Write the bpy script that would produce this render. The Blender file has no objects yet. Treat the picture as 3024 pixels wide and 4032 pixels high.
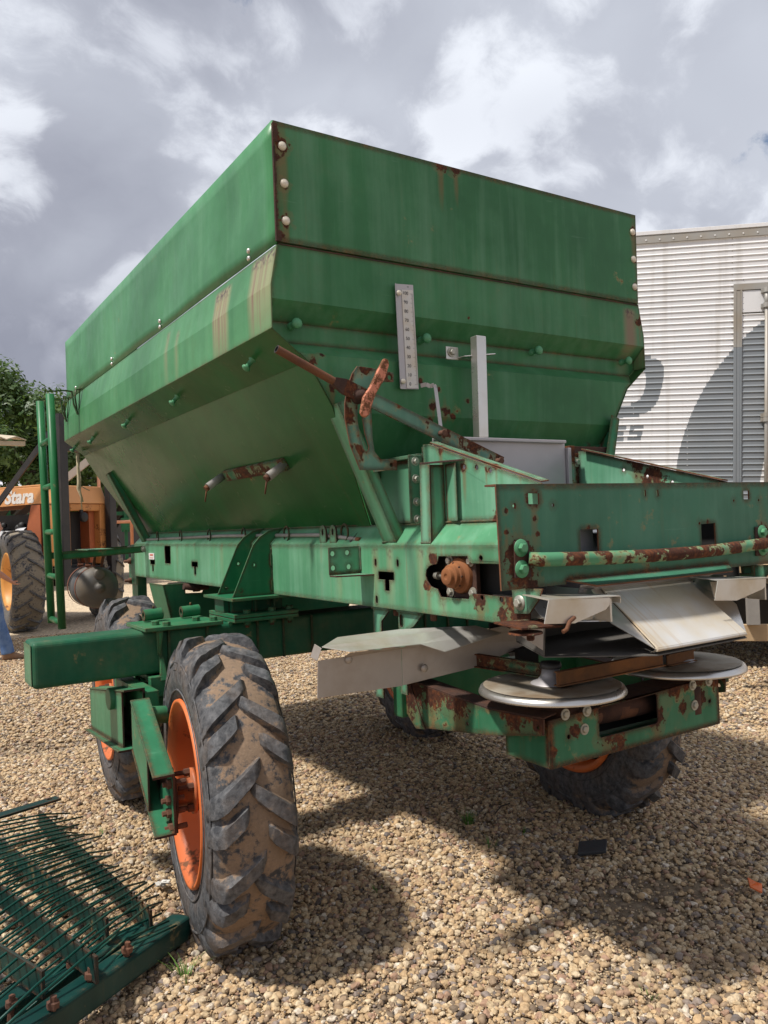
import bpy, bmesh, math, random
import numpy as np
from mathutils import Vector, Matrix, noise as mnoise
from mathutils.geometry import tessellate_polygon
random.seed(7); rng = np.random.default_rng(7)
R = math.radians; PI = math.pi
S = bpy.context.scene
COL = S.collection

# ------------------------------------------------------------------ camera, sky, sun
cam = bpy.data.cameras.new('camera'); camo = bpy.data.objects.new('camera', cam); COL.objects.link(camo)
cam.sensor_fit = 'VERTICAL'; cam.sensor_height = 36.0; cam.sensor_width = 27.0; cam.lens = 27.867
cam.clip_start = 0.05; cam.clip_end = 2000
_yaw, _pit, _rol = R(32.548), R(0.815), R(-2.213)
_f = Vector((math.sin(_yaw)*math.cos(_pit), math.cos(_yaw)*math.cos(_pit), math.sin(_pit)))
_r = Vector((math.cos(_yaw), -math.sin(_yaw), 0)); _u = _r.cross(_f)
_r, _u = _r*math.cos(_rol)+_u*math.sin(_rol), _u*math.cos(_rol)-_r*math.sin(_rol)
camo.matrix_world = Matrix(((_r.x, _u.x, -_f.x, 0), (_r.y, _u.y, -_f.y, 0), (_r.z, _u.z, -_f.z, 1.55), (0, 0, 0, 1)))
S.camera = camo
S.view_settings.view_transform = 'Standard'; S.view_settings.look = 'None'
S.view_settings.gamma = 1.0; S.view_settings.exposure = 0.0
S.view_settings.use_curve_mapping = False

SUN = Vector((-0.555, 0.045, 1.0)).normalized()
sl = bpy.data.lights.new('sun', 'SUN'); so = bpy.data.objects.new('sun', sl); COL.objects.link(so)
sl.energy = 5.0; sl.angle = R(4.2); sl.color = (1.0, 0.955, 0.88)
so.rotation_mode = 'QUATERNION'; so.rotation_quaternion = (-SUN).to_track_quat('-Z', 'Y'); so.location = SUN*60

W = bpy.data.worlds.new('World'); S.world = W; W.use_nodes = True


class NT:
    """tiny node helper"""
    def __init__(s, tree): s.t = tree; s.t.nodes.clear()
    def n(s, typ, **kw):
        nd = s.t.nodes.new(typ)
        for k, v in kw.items(): setattr(nd, k, v)
        return nd
    def l(s, a, b): s.t.links.new(a, b)
    def _in(s, sock, v):
        if hasattr(v, 'is_output'): s.l(v, sock)
        elif v is not None:
            if isinstance(v, (tuple, list)) and len(v) == 3 and sock.type == 'RGBA': v = (*v, 1)
            sock.default_value = v
    def m(s, op, a, b=None, c=None, clamp=False):
        nd = s.n('ShaderNodeMath', operation=op, use_clamp=clamp)
        for i, v in enumerate((a, b, c)): s._in(nd.inputs[i], v) if v is not None else None
        return nd.outputs[0]
    def v(s, op, a, b=None, scale=None):
        nd = s.n('ShaderNodeVectorMath', operation=op)
        s._in(nd.inputs[0], a)
        if b is not None: s._in(nd.inputs[1], b)
        if scale is not None: s._in(nd.inputs['Scale'], scale)
        return nd.outputs['Value'] if op in ('DISTANCE', 'LENGTH', 'DOT_PRODUCT') else nd.outputs[0]
    def mix(s, fac, a, b):
        nd = s.n('ShaderNodeMix', data_type='RGBA'); nd.clamp_factor = True
        s._in(nd.inputs[0], fac); s._in(nd.inputs[6], a); s._in(nd.inputs[7], b)
        return nd.outputs[2]
    def rng(s, x, a, b, c=0.0, d=1.0, smooth=False):
        nd = s.n('ShaderNodeMapRange'); nd.clamp = True
        if smooth: nd.interpolation_type = 'SMOOTHSTEP'
        s._in(nd.inputs[0], x)
        for i, q in enumerate((a, b, c, d)): s._in(nd.inputs[i+1], q)
        return nd.outputs[0]
    def noise(s, vec, scale, detail=4, rough=.55, dist=0, typ=None):
        nd = s.n('ShaderNodeTexNoise')
        if typ: nd.noise_type = typ
        s._in(nd.inputs['Vector'], vec); s._in(nd.inputs['Scale'], scale)
        nd.inputs['Detail'].default_value = detail; nd.inputs['Roughness'].default_value = rough
        nd.inputs['Distortion'].default_value = dist
        return nd.outputs[0]
    def vor(s, vec, scale, feat='F1', out=0, rnd=1.0):
        nd = s.n('ShaderNodeTexVoronoi'); nd.feature = feat
        s._in(nd.inputs['Vector'], vec); s._in(nd.inputs['Scale'], scale); nd.inputs['Randomness'].default_value = rnd
        return nd.outputs[out]
    def mapv(s, vec, scale=(1, 1, 1), loc=(0, 0, 0), rot=(0, 0, 0)):
        nd = s.n('ShaderNodeMapping'); s._in(nd.inputs[0], vec)
        nd.inputs[1].default_value = loc; nd.inputs[2].default_value = rot; nd.inputs[3].default_value = scale
        return nd.outputs[0]
    def ramp(s, fac, stops, interp='LINEAR'):
        nd = s.n('ShaderNodeValToRGB'); cr = nd.color_ramp; cr.interpolation = interp
        while len(cr.elements) < len(stops): cr.elements.new(0.5)
        for e, (p, c) in zip(cr.elements, stops): e.position = p; e.color = (*c, 1) if len(c) == 3 else c
        s._in(nd.inputs[0], fac); return nd.outputs[0]
    def bump(s, h, strength=.3, dist=.01, nrm=None):
        nd = s.n('ShaderNodeBump'); nd.inputs['Strength'].default_value = strength; nd.inputs['Distance'].default_value = dist
        s.l(h, nd.inputs['Height'])
        if nrm is not None: s.l(nrm, nd.inputs['Normal'])
        return nd.outputs[0]


# sky: Nishita blue seen through broken cumulus, the same all round
w = NT(W.node_tree)
tc = w.n('ShaderNodeTexCoord')
dirv = w.v('NORMALIZE', tc.outputs['Generated'])
sky = w.n('ShaderNodeTexSky'); sky.sky_type = 'NISHITA'; sky.sun_disc = False
sky.sun_elevation = math.asin(SUN.z); sky.sun_rotation = math.atan2(SUN.x, SUN.y); sky.air_density = 1.0; sky.dust_density = 1.5
bg1 = w.n('ShaderNodeBackground'); w.l(sky.outputs[0], bg1.inputs[0]); bg1.inputs[1].default_value = 0.11
sep = w.n('ShaderNodeSeparateXYZ'); w.l(dirv, sep.inputs[0])
den = w.m('ADD', w.m('ABSOLUTE', sep.outputs[2]), 0.85)
pl = w.v('SCALE', dirv, scale=w.m('DIVIDE', 1.0, den))
pl = w.v('ADD', pl, (2.7, 5.5, 8.8))
wn = w.n('ShaderNodeTexNoise'); w._in(wn.inputs['Vector'], pl); wn.inputs['Scale'].default_value = 3.0; wn.inputs['Detail'].default_value = 4
plw = w.v('ADD', pl, w.v('SCALE', w.v('SUBTRACT', wn.outputs['Color'], (.5, .5, .5)), scale=.22))
def billow(p, sc, sm=.35):       # rounded cauliflower heads
    nd = w.n('ShaderNodeTexVoronoi'); nd.feature = 'SMOOTH_F1'; nd.inputs['Smoothness'].default_value = sm*.6
    w._in(nd.inputs['Vector'], p); nd.inputs['Scale'].default_value = sc
    return w.m('SUBTRACT', 1.0, nd.outputs['Distance'])
def height(p):
    big = w.noise(p, 2.0, 2, .5)
    h = w.m('MULTIPLY_ADD', w.rng(big, .28, .74), 1.0, w.m('MULTIPLY', billow(p, 5.0), .60))
    h = w.m('MULTIPLY_ADD', billow(p, 12.0), .30, h)
    h = w.m('MULTIPLY_ADD', billow(p, 27.0), .13, h)
    return w.m('MULTIPLY_ADD', w.noise(p, 22.0, 9, .64), .36, h)
h0 = height(plw); h1 = height(w.v('ADD', plw, (-.034, .008, .042)))
cover = w.rng(h0, .79, .87, smooth=True)
thick = w.rng(h0, .92, 1.75, smooth=True)
dif = w.m('SUBTRACT', h0, h1)
lit = w.rng(dif, -.06, .20, smooth=True)
broad = w.rng(w.noise(w.v('ADD', pl, (3.3, 0, 0)), 1.9, 3, .5), .40, .58)
base = w.mix(thick, (.60, .635, .72), (.39, .41, .49))
base = w.mix(w.m('MULTIPLY', broad, .75), base, w.mix(w.rng(dif, -.18, .20), (.255, .27, .345), (.48, .50, .585)))
gain = w.m('MULTIPLY', lit, w.m('SUBTRACT', 1.0, w.m('MULTIPLY', broad, .70)))
ccol = w.mix(gain, base, (.90, .94, 1.02))
bg2 = w.n('ShaderNodeBackground'); w.l(ccol, bg2.inputs[0]); bg2.inputs[1].default_value = 1.0
mx = w.n('ShaderNodeMixShader'); w.l(cover, mx.inputs[0]); w.l(bg1.outputs[0], mx.inputs[1]); w.l(bg2.outputs[0], mx.inputs[2])
wo = w.n('ShaderNodeOutputWorld'); w.l(mx.outputs[0], wo.inputs[0])

# ------------------------------------------------------------------ mesh helpers
class MB:
    def __init__(s): s.v = []; s.f = []; s.m = []; s.sm = []
    def add(s, vs, fs, m=0, smooth=False):
        o = len(s.v); s.v += [tuple(p) for p in vs]
        for f in fs: s.f.append(tuple(i+o for i in f)); s.m.append(m); s.sm.append(smooth)
        return o
    def box(s, a, b, m=0):
        x0, y0, z0 = a; x1, y1, z1 = b
        s.add([(x0,y0,z0),(x1,y0,z0),(x1,y1,z0),(x0,y1,z0),(x0,y0,z1),(x1,y0,z1),(x1,y1,z1),(x0,y1,z1)],
              [(0,3,2,1),(4,5,6,7),(0,1,5,4),(1,2,6,5),(2,3,7,6),(3,0,4,7)], m)
    def bar(s, p, q, w, h, up=(0,0,1), m=0, me=None):
        """rectangular bar from p to q: w across, h along up"""
        p = Vector(p); q = Vector(q); d = (q-p).normalized(); side = d.cross(Vector(up)).normalized(); u = side.cross(d)
        vs = [c+side*a*w/2+u*b*h/2 for c in (p, q) for a, b in ((-1,-1),(1,-1),(1,1),(-1,1))]
        s.add(vs, [(0,1,5,4),(1,2,6,5),(2,3,7,6),(3,0,4,7)], m)
        s.add(vs, [(3,2,1,0),(4,5,6,7)], m if me is None else me)
    def prism(s, pts, vec, m=0, ms=None):
        """planar polygon (3D points) swept along vec"""
        s.plate(pts, [], vec, m, ms)
    def plate(s, outline, holes, vec, m=0, ms=None):
        """polygon with holes, thickness vec; cut edges get material ms"""
        ms = m if ms is None else ms; vec = Vector(vec)
        loops = [[Vector(p) for p in outline]] + [[Vector(p) for p in h] for h in holes]
        tris = tessellate_polygon(loops); flat = [p for l in loops for p in l]; n = len(flat)
        if not tris: return
        a, b, c = (flat[i] for i in tris[0]); fl = (b-a).cross(c-a).dot(vec) > 0
        s.add(flat+[p+vec for p in flat], [(t[::-1] if fl else t) for t in tris]+[tuple(i+n for i in (t if fl else t[::-1])) for t in tris], m)
        o = len(s.v)-2*n; k = 0
        for l in loops:
            c = len(l)
            for i in range(c):
                j = (i+1) % c
                s.f.append((o+k+i, o+k+j, o+k+j+n, o+k+i+n)); s.m.append(ms); s.sm.append(False)
            k += c
    def tube(s, path, r, n=12, m=0, caps=True, smooth=True, rr=None):
        P = [Vector(p) for p in path]; rings = []
        t0 = (P[1]-P[0]).normalized(); ref = Vector((0,0,1)) if abs(t0.z) < .9 else Vector((1,0,0))
        u = t0.cross(ref).normalized()
        vs = []
        for i, p in enumerate(P):
            t = ((P[min(i+1, len(P)-1)]-p).normalized()+(p-P[max(i-1, 0)]).normalized()).normalized()
            u = (u-t*u.dot(t)).normalized(); v = t.cross(u); q = rr[i] if rr else r
            vs += [p+(u*math.cos(a)+v*math.sin(a))*q for a in (2*PI*k/n for k in range(n))]
        fs = [(i*n+k, i*n+(k+1) % n, (i+1)*n+(k+1) % n, (i+1)*n+k) for i in range(len(P)-1) for k in range(n)]
        o = s.add(vs, fs, m, smooth)
        if caps:
            s.f.append(tuple(o+k for k in reversed(range(n)))); s.m.append(m); s.sm.append(False)
            s.f.append(tuple(o+(len(P)-1)*n+k for k in range(n))); s.m.append(m); s.sm.append(False)
    def pipe(s, p, q, ro, ri, n=16, m=0, mi=None):
        """open pipe with wall"""
        p = Vector(p); q = Vector(q); d = (q-p).normalized(); ref = Vector((0,0,1)) if abs(d.z) < .9 else Vector((1,0,0))
        u = d.cross(ref).normalized(); v = d.cross(u); vs = []
        for c, r in ((p, ro), (q, ro), (q, ri), (p, ri)):
            vs += [c+(u*math.cos(2*PI*k/n)+v*math.sin(2*PI*k/n))*r for k in range(n)]
        for i in range(4):
            j = (i+1) % 4
            s.add(vs, [(i*n+k, j*n+k, j*n+(k+1) % n, i*n+(k+1) % n) for k in range(n)], (mi if (mi is not None and i >= 1) else m), i in (0, 2))
    def lathe(s, prof, c, ax, n=32, m=0, smooth=True):
        """profile of (offset along ax, radius)"""
        c = Vector(c); ax = Vector(ax).normalized(); ref = Vector((0,0,1)) if abs(ax.z) < .9 else Vector((1,0,0))
        u = ax.cross(ref).normalized(); v = ax.cross(u); vs = []
        for h, r in prof: vs += [c+ax*h+(u*math.cos(2*PI*k/n)+v*math.sin(2*PI*k/n))*max(r, 1e-4) for k in range(n)]
        s.add(vs, [(i*n+k, i*n+(k+1) % n, (i+1)*n+(k+1) % n, (i+1)*n+k) for i in range(len(prof)-1) for k in range(n)], m, smooth)
    def hexbolt(s, c, ax, r=.012, h=.009, m=0, washer=True, mw=None):
        c = Vector(c); ax = Vector(ax).normalized()
        if washer: s.lathe([(0, r*1.55), (.003, r*1.5), (.003, 0)], c, ax, 14, m if mw is None else mw, False)
        s.lathe([(.002, r), (h*.8, r), (h, r*.8), (h, 0)], c, ax, 6, m, False)
    def dome(s, c, ax, r=.014, h=.009, m=0):
        s.lathe([(0, r), (h*.5, r*.93), (h*.85, r*.6), (h, 0)], c, ax, 14, m, True)
    def sphere(s, c, r, n=10, m=0, sc=(1,1,1)):
        vs = []; c = Vector(c)
        for i in range(n+1):
            a = PI*i/n
            for k in range(2*n): b = PI*k/n; vs.append(c+Vector((math.sin(a)*math.cos(b)*sc[0], math.sin(a)*math.sin(b)*sc[1], math.cos(a)*sc[2]))*r)
        s.add(vs, [(i*2*n+k, (i+1)*2*n+k, (i+1)*2*n+(k+1) % (2*n), i*2*n+(k+1) % (2*n)) for i in range(n) for k in range(2*n)], m, True)
    def loft(s, sections, m=0, smooth=True, caps=True):
        n = len(sections[0]); o = s.add([p for sec in sections for p in sec],
            [(i*n+k, i*n+(k+1) % n, (i+1)*n+(k+1) % n, (i+1)*n+k) for i in range(len(sections)-1) for k in range(n)], m, smooth)
        if caps:
            s.f.append(tuple(o+k for k in reversed(range(n)))); s.m.append(m); s.sm.append(False)
            s.f.append(tuple(o+(len(sections)-1)*n+k for k in range(n))); s.m.append(m); s.sm.append(False)
    def mesh(s, name, mats, off=(0,0,0), fix=True):
        me = bpy.data.meshes.new(name); ox, oy, oz = off
        me.from_pydata([(x-ox, y-oy, z-oz) for x, y, z in s.v], [], s.f)
        for mt in (mats if isinstance(mats, (list, tuple)) else [mats]): me.materials.append(mt)
        me.polygons.foreach_set('material_index', s.m); me.polygons.foreach_set('use_smooth', s.sm)
        if fix:
            b = bmesh.new(); b.from_mesh(me)
            lone = [v for v in b.verts if not v.link_faces]
            if lone: bmesh.ops.delete(b, geom=lone, context='VERTS')
            bmesh.ops.recalc_face_normals(b, faces=b.faces[:]); b.to_mesh(me); b.free()
        me.update(); return me


def tag(o, label=None, cat=None, group=None, kind=None):
    for k, v in (('label', label), ('category', cat), ('group', group), ('kind', kind)):
        if v: o[k] = v
    return o
def thing(name, loc, label, cat, group=None, rz=0, rot=None):
    o = bpy.data.objects.new(name, None); COL.objects.link(o); o.location = loc
    o.rotation_euler = rot if rot else (0, 0, rz); o.empty_display_size = .2
    return tag(o, label, cat, group)
def origin(o):
    p = Vector((0, 0, 0))
    while o: p += Vector(o.location); o = o.parent
    return p
def obj(name, mb, mats, parent=None, bevel=0, seg=2, solid=0, local=False, label=None, kind=None, fix=True, loc=None):
    """link a builder as one mesh object; world coordinates unless local"""
    off = (0,0,0) if (local or not parent) else origin(parent)
    if loc is not None: off = loc if not parent else tuple(Vector(loc))
    o = bpy.data.objects.new(name, mb.mesh(name, mats, off, fix) if isinstance(mb, MB) else mb); COL.objects.link(o)
    if parent: o.parent = parent
    if loc is not None: o.location = Vector(loc)-origin(parent) if parent else loc
    if solid:
        md = o.modifiers.new('sheet', 'SOLIDIFY'); md.thickness = abs(solid); md.offset = 1 if solid > 0 else -1
    if bevel:
        md = o.modifiers.new('edge', 'BEVEL'); md.width = bevel; md.segments = seg; md.limit_method = 'ANGLE'; md.angle_limit = R(40); md.use_clamp_overlap = True
    if label: o['label'] = label
    if kind: o['kind'] = kind
    return o
def dup(o, parent=None, loc=None, rot=None, deep=True):
    c = o.copy(); COL.objects.link(c)
    if parent is not None: c.parent = parent
    if loc is not None: c.location = loc
    if rot is not None: c.rotation_euler = rot
    if deep:
        for ch in list(o.children): dup(ch, c)
    return c
_dg = None
def text_mesh(body, size, m=0, depth=.001, shear=0, bold=0):
    cu = bpy.data.curves.new('lettering', 'FONT'); cu.body = body; cu.size = size; cu.extrude = depth; cu.shear = shear; cu.offset = bold
    cu.align_x = 'CENTER'; cu.align_y = 'CENTER'; cu.resolution_u = 3
    o = bpy.data.objects.new('lettering', cu); COL.objects.link(o); bpy.context.view_layer.update()
    ev = o.evaluated_get(bpy.context.evaluated_depsgraph_get()); me = ev.to_mesh()
    vs = [tuple(v.co) for v in me.vertices]; fs = [tuple(p.vertices) for p in me.polygons]
    ev.to_mesh_clear(); bpy.data.objects.remove(o); bpy.data.curves.remove(cu)
    return vs, fs
def put_text(mb, body, size, o, ax, up, m=0, **k):
    vs, fs = text_mesh(body, size, **k); o = Vector(o); ax = Vector(ax).normalized(); up = Vector(up).normalized(); nn = ax.cross(up)
    mb.add([o+ax*x+up*y+nn*z for x, y, z in vs], fs, m)

# ------------------------------------------------------------------ materials
def newmat(name):
    m = bpy.data.materials.new(name); m.use_nodes = True; t = NT(m.node_tree)
    out = t.n('ShaderNodeOutputMaterial'); b = t.n('ShaderNodeBsdfPrincipled'); t.l(b.outputs[0], out.inputs[0])
    return m, t, b
def spots_mask(t, vec, spots, nz, amp=1.7):
    """mask around given points, ragged by noise nz"""
    res = None
    for x, y, z, r in spots:
        d = t.m('DIVIDE', t.v('DISTANCE', vec, (x, y, z)), r)
        d = t.m('ADD', d, t.m('MULTIPLY', t.m('SUBTRACT', nz, .5), amp*2))
        k = t.rng(d, .86, .74)
        res = k if res is None else t.m('MAXIMUM', res, k)
    return res
def paint(name, base, fade, rust=.0, fadeamt=.4, edge=0.0, rough=.42, streak=0.0, spots=None, drips=None, wavy=0.0, grime=.25, soil=0.0, extra=None, zr=None, bs=.35, spec=.21):
    m, t, b = newmat(name)
    tc = t.n('ShaderNodeTexCoord'); P = tc.outputs['Object']
    n1 = t.noise(P, 1.7, 5, .6); n2 = t.noise(P, 14, 8, .65); n3 = t.noise(P, 60, 6, .7)
    st = t.noise(t.mapv(P, (16, 16, .9)), 1.0, 6, .6)
    col = t.mix(t.rng(n1, .3, .7), tuple(c*.70 for c in base), tuple(min(1, c*1.18) for c in base))
    col = t.mix(t.m('MULTIPLY', t.rng(t.noise(t.mapv(P, (5, 5, 1.2)), 1.0, 4, .6), .46, .70), .45), col, tuple(c*.62 for c in base))
    col = t.mix(t.m('MULTIPLY', t.rng(t.m('ADD', st, t.m('MULTIPLY', t.m('SUBTRACT', n1, .5), .7)), .42, .75), fadeamt), col, fade)
    col = t.mix(t.m('MULTIPLY', t.rng(n3, .55, .8), .22), col, tuple(c*.55 for c in base))
    scr = t.rng(t.noise(t.mapv(P, (3, 40, 40), rot=(.3, .6, .2)), 1.4, 3, .5), .71, .74)
    col = t.mix(t.m('MULTIPLY', scr, .22), col, fade)
    if grime: col = t.mix(t.m('MULTIPLY', t.rng(t.m('MULTIPLY', n2, n1), .28, .5), grime), col, (.13, .12, .075))
    if soil:
        col = t.mix(t.m('MULTIPLY', t.rng(t.m('MULTIPLY_ADD', n2, .5, n1), .68, .95), soil), col, (.30, .19, .10))
    if streak:
        s2 = t.noise(t.mapv(P, (34, 34, 1.1)), 1.0, 5, .6)
        k = t.m('MULTIPLY', t.rng(s2, .60, .72), t.rng(n1, .42, .6))
        col = t.mix(t.m('MULTIPLY', k, streak), col, (.20, .105, .035))
    if drips:   # stains washed down the sheet from given places (y0, y1, ztop)
        sx = t.n('ShaderNodeSeparateXYZ'); t.l(P, sx.inputs[0])
        lines = t.noise(t.mapv(P, (2.5, 55, 1.6)), 1.0, 6, .62)
        for axis, a0, a1, zt, zl, k in drips:
            c = sx.outputs[axis]; wob = t.m('MULTIPLY_ADD', t.m('SUBTRACT', n1, .5), .05, c)
            band = t.m('MULTIPLY', t.rng(wob, a0-.02, a0+.02), t.rng(wob, a1+.02, a1-.02))
            down = t.m('MULTIPLY', t.rng(sx.outputs[2], zt+.01, zt-.012), t.rng(sx.outputs[2], zt-zl, zt-zl*.4, .12, 1))
            mk = t.m('MULTIPLY', t.m('MULTIPLY', band, down), k)
            col = t.mix(t.m('MULTIPLY', mk, .75), col, (.33, .31, .17))
            col = t.mix(t.m('MULTIPLY', mk, t.rng(lines, .44, .66)), col, (.20, .11, .085))
            top = t.m('MULTIPLY', band, t.m('MULTIPLY', t.rng(sx.outputs[2], zt+.012, zt-.004), t.rng(sx.outputs[2], zt-.05, zt-.02)))
            col = t.mix(t.m('MULTIPLY', t.m('MULTIPLY', top, t.rng(n3, .48, .55)), min(1, k*1.3)), col, (.075, .05, .045))
    if extra: col = extra(t, P, col, n2, n3)
    rc = t.ramp(t.m('ADD', t.m('MULTIPLY', n3, .6), t.m('MULTIPLY', n2, .4)), [(.33, (.022, .010, .008)), (.5, (.065, .026, .016)), (.64, (.17, .058, .022)), (.78, (.27, .13, .06))])
    mask = None
    if rust: mask = t.m('MULTIPLY_ADD', n2, .75, t.m('MULTIPLY', t.noise(P, 3.1, 3, .5), .5))
    if rust and zr:
        sz_ = t.n('ShaderNodeSeparateXYZ'); t.l(P, sz_.inputs[0]); mask = t.m('ADD', mask, t.m('MULTIPLY', t.rng(sz_.outputs[2], zr[0], zr[1]), zr[2]))
    if rust:
        raw = mask; mask = t.rng(raw, .86-rust*.42, .88-rust*.42)
        col = t.mix(t.m('MULTIPLY', t.rng(raw, .80-rust*.42, .86-rust*.42), .55), col, (.30, .22, .10))
    if spots:
        sm = spots_mask(t, P, spots, t.noise(P, 34, 7, .7)); mask = sm if mask is None else t.m('MAXIMUM', mask, sm)
        halo = spots_mask(t, P, [(x, y, z, r*1.5) for x, y, z, r in spots], n2)
        col = t.mix(t.m('MULTIPLY', halo, .35), col, (.16, .13, .06))
        big_ = sorted(spots, key=lambda q: -q[3])[:7]      # rust water run down below the larger patches
        V = t.mapv(P, (1.5, 1.5, .22)); run_ = None
        for x, y, z, r in big_:
            d_ = t.m('DIVIDE', t.v('DISTANCE', V, (x*1.5, y*1.5, (z-r*1.9)*.22)), r*1.0)
            k_ = t.rng(t.m('ADD', d_, t.m('MULTIPLY', t.m('SUBTRACT', st, .5), 2.2)), 1.0, .2); run_ = k_ if run_ is None else t.m('MAXIMUM', run_, k_)
        col = t.mix(t.m('MULTIPLY', run_, .5), col, (.19, .10, .04))
    if edge:
        bv = t.n('ShaderNodeBevel'); bv.samples = 6; bv.inputs['Radius'].default_value = .032
        geo = t.n('ShaderNodeNewGeometry')
        e = t.m('SUBTRACT', 1.0, t.v('DOT_PRODUCT', bv.outputs[0], geo.outputs['Normal']))
        em = t.rng(t.m('MULTIPLY_ADD', t.m('SUBTRACT', n2, .5), .55, t.m('MULTIPLY', e, 1.6)), .125/edge, .165/edge)
        em = t.m('MULTIPLY', em, t.rng(e, .015, .03))
        mask = em if mask is None else t.m('MAXIMUM', mask, em)
    h = t.m('MULTIPLY', n3, .25)
    if wavy: h = t.m('ADD', h, t.m('MULTIPLY', t.noise(P, 3.2, 2, .4), wavy*18))
    rgh = rough
    if mask is not None:
        col = t.mix(mask, col, rc); rgh = t.m('MULTIPLY_ADD', mask, .9-rough, rough)
        h = t.m('ADD', h, t.m('MULTIPLY', mask, t.m('SUBTRACT', t.m('MULTIPLY', n3, 2.2), 1.1)))
    rgh = t.m('ADD', rgh, t.m('MULTIPLY', t.m('SUBTRACT', n2, .5), .22)) if hasattr(rgh, 'is_output') else t.m('MULTIPLY_ADD', t.m('SUBTRACT', n2, .5), .25, rgh)
    t._in(b.inputs['Base Color'], col); t._in(b.inputs['Roughness'], rgh)
    b.inputs['Specular IOR Level'].default_value = spec
    t.l(t.bump(h, bs, .0022), b.inputs['Normal'])
    return m
def simple(name, base, rough=.6, metal=0.0, var=.25, scale=12, bump=.2, bdist=.003, second=None, amt=.4, s2=5, rust=0.0):
    m, t, b = newmat(name); tc = t.n('ShaderNodeTexCoord'); P = tc.outputs['Object']
    n = t.noise(P, scale, 6, .6); n2 = t.noise(P, s2, 5, .6); n3 = t.noise(P, scale*5, 4, .6)
    col = t.mix(n, tuple(c*(1-var) for c in base), tuple(min(1, c*(1+var)) for c in base))
    if second: col = t.mix(t.m('MULTIPLY', t.rng(n2, .42, .66), amt), col, second)
    rgh = t.m('MULTIPLY_ADD', t.m('SUBTRACT', n, .5), .3, rough); met = metal
    if rust:
        mk = t.rng(t.m('MULTIPLY_ADD', n2, .6, t.m('MULTIPLY', n3, .4)), .62-rust*.25, .68-rust*.25)
        col = t.mix(mk, col, t.mix(n3, (.05, .02, .012), (.22, .085, .03))); rgh = t.m('MULTIPLY_ADD', mk, .35, rgh); met = t.m('MULTIPLY', t.m('SUBTRACT', 1.0, mk), metal)
    t._in(b.inputs['Base Color'], col); t._in(b.inputs['Roughness'], rgh); t._in(b.inputs['Metallic'], met)
    if bump: t.l(t.bump(t.m('ADD', n, t.m('MULTIPLY', n3, .4)), bump, bdist), b.inputs['Normal'])
    return m
SP = (2.222, 3.9, 0.0)          # base point of the spreader
def rel(l): return [(x-SP[0], y-SP[1], z-SP[2], r) for x, y, z, r in l]
HG, HF = (.042, .168, .066), (.13, .27, .155)      # hopper green, its chalky fade
RG, RF = (.095, .295, .155), (.27, .49, .35)       # sun-bleached frame green
DG, DF = (.011, .098, .050), (.035, .18, .10)      # deep green of axle and bogies
sy, sz = SP[1], SP[2]
M = {}
M['hopper_side'] = paint('hopper_green_side', (.060, .22, .086), (.17, .35, .20), .02, .22, .12, .36, .08, wavy=.45, grime=.22,
    drips=[(1, 2.60-sy, 2.80-sy, 2.565, .34, .95), (1, 3.02-sy, 3.19-sy, 2.545, .34, 1.0), (1, 3.66-sy, 3.70-sy, 2.50, .3, .5), (1, 3.82-sy, 3.86-sy, 2.53, .3, .5)])
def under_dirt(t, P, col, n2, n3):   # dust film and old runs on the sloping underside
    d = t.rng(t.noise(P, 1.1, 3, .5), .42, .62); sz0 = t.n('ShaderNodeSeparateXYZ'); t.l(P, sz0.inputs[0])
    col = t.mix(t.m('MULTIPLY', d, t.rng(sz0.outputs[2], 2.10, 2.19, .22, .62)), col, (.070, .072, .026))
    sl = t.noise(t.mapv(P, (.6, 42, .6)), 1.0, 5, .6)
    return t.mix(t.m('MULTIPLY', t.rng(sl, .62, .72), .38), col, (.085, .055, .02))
M['hopper_under'] = paint('hopper_green_underside', (.014, .120, .034), (.045, .15, .055), .02, .25, .1, .24, 0, wavy=.35, grime=.2, extra=under_dirt, bs=.08, spec=.10)  # hopper green in a darker copy, the underside's shade is in the colour
M['hopper_rear'] = paint('hopper_green_rear', HG, (.12, .25, .15), .02, .42, .15, .40, .12, wavy=.2, grime=.2,
    spots=rel([(1.86, 2.6, 2.12, .014), (1.95, 2.6, 2.09, .012), (1.92, 2.6, 2.02, .02), (1.98, 2.6, 2.0, .022), (1.90, 2.6, 1.96, .018), (2.02, 2.6, 1.98, .016), (2.1, 2.6, 2.05, .013),
               (1.63, 2.6, 2.04, .014), (1.37, 2.6, 2.16, .02), (1.41, 2.6, 2.19, .012), (1.45, 2.6, 2.07, .02), (2.12, 2.6, 2.40, .010), (3.2, 2.6, 2.5, .03), (1.23, 2.6, 2.33, .016)]),
    drips=[(0, 3.10-SP[0], 3.17-SP[0], 2.55, .36, .7)])
M['ext_rear'] = paint('extension_green_rear', HG, (.15, .29, .19), .02, .42, .6, .40, .18, wavy=.25, grime=.2,
    spots=rel([(1.275, 2.597, 2.945, .038), (1.245, 2.597, 2.985, .035), (1.245, 2.597, 2.90, .022), (1.28, 2.597, 2.803, .022), (1.28, 2.597, 2.667, .026), (1.25, 2.597, 2.61, .026), (3.185, 2.597, 2.945, .030), (3.185, 2.597, 2.80, .020), (3.18, 2.597, 2.668, .022), (2.0, 2.597, 3.02, .03), (2.08, 2.597, 3.02, .025)]))
M['ext_side'] = paint('extension_green_side', (.060, .225, .092), (.17, .35, .21), .01, .22, .10, .35, .03, wavy=1.0, grime=.12)
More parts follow.
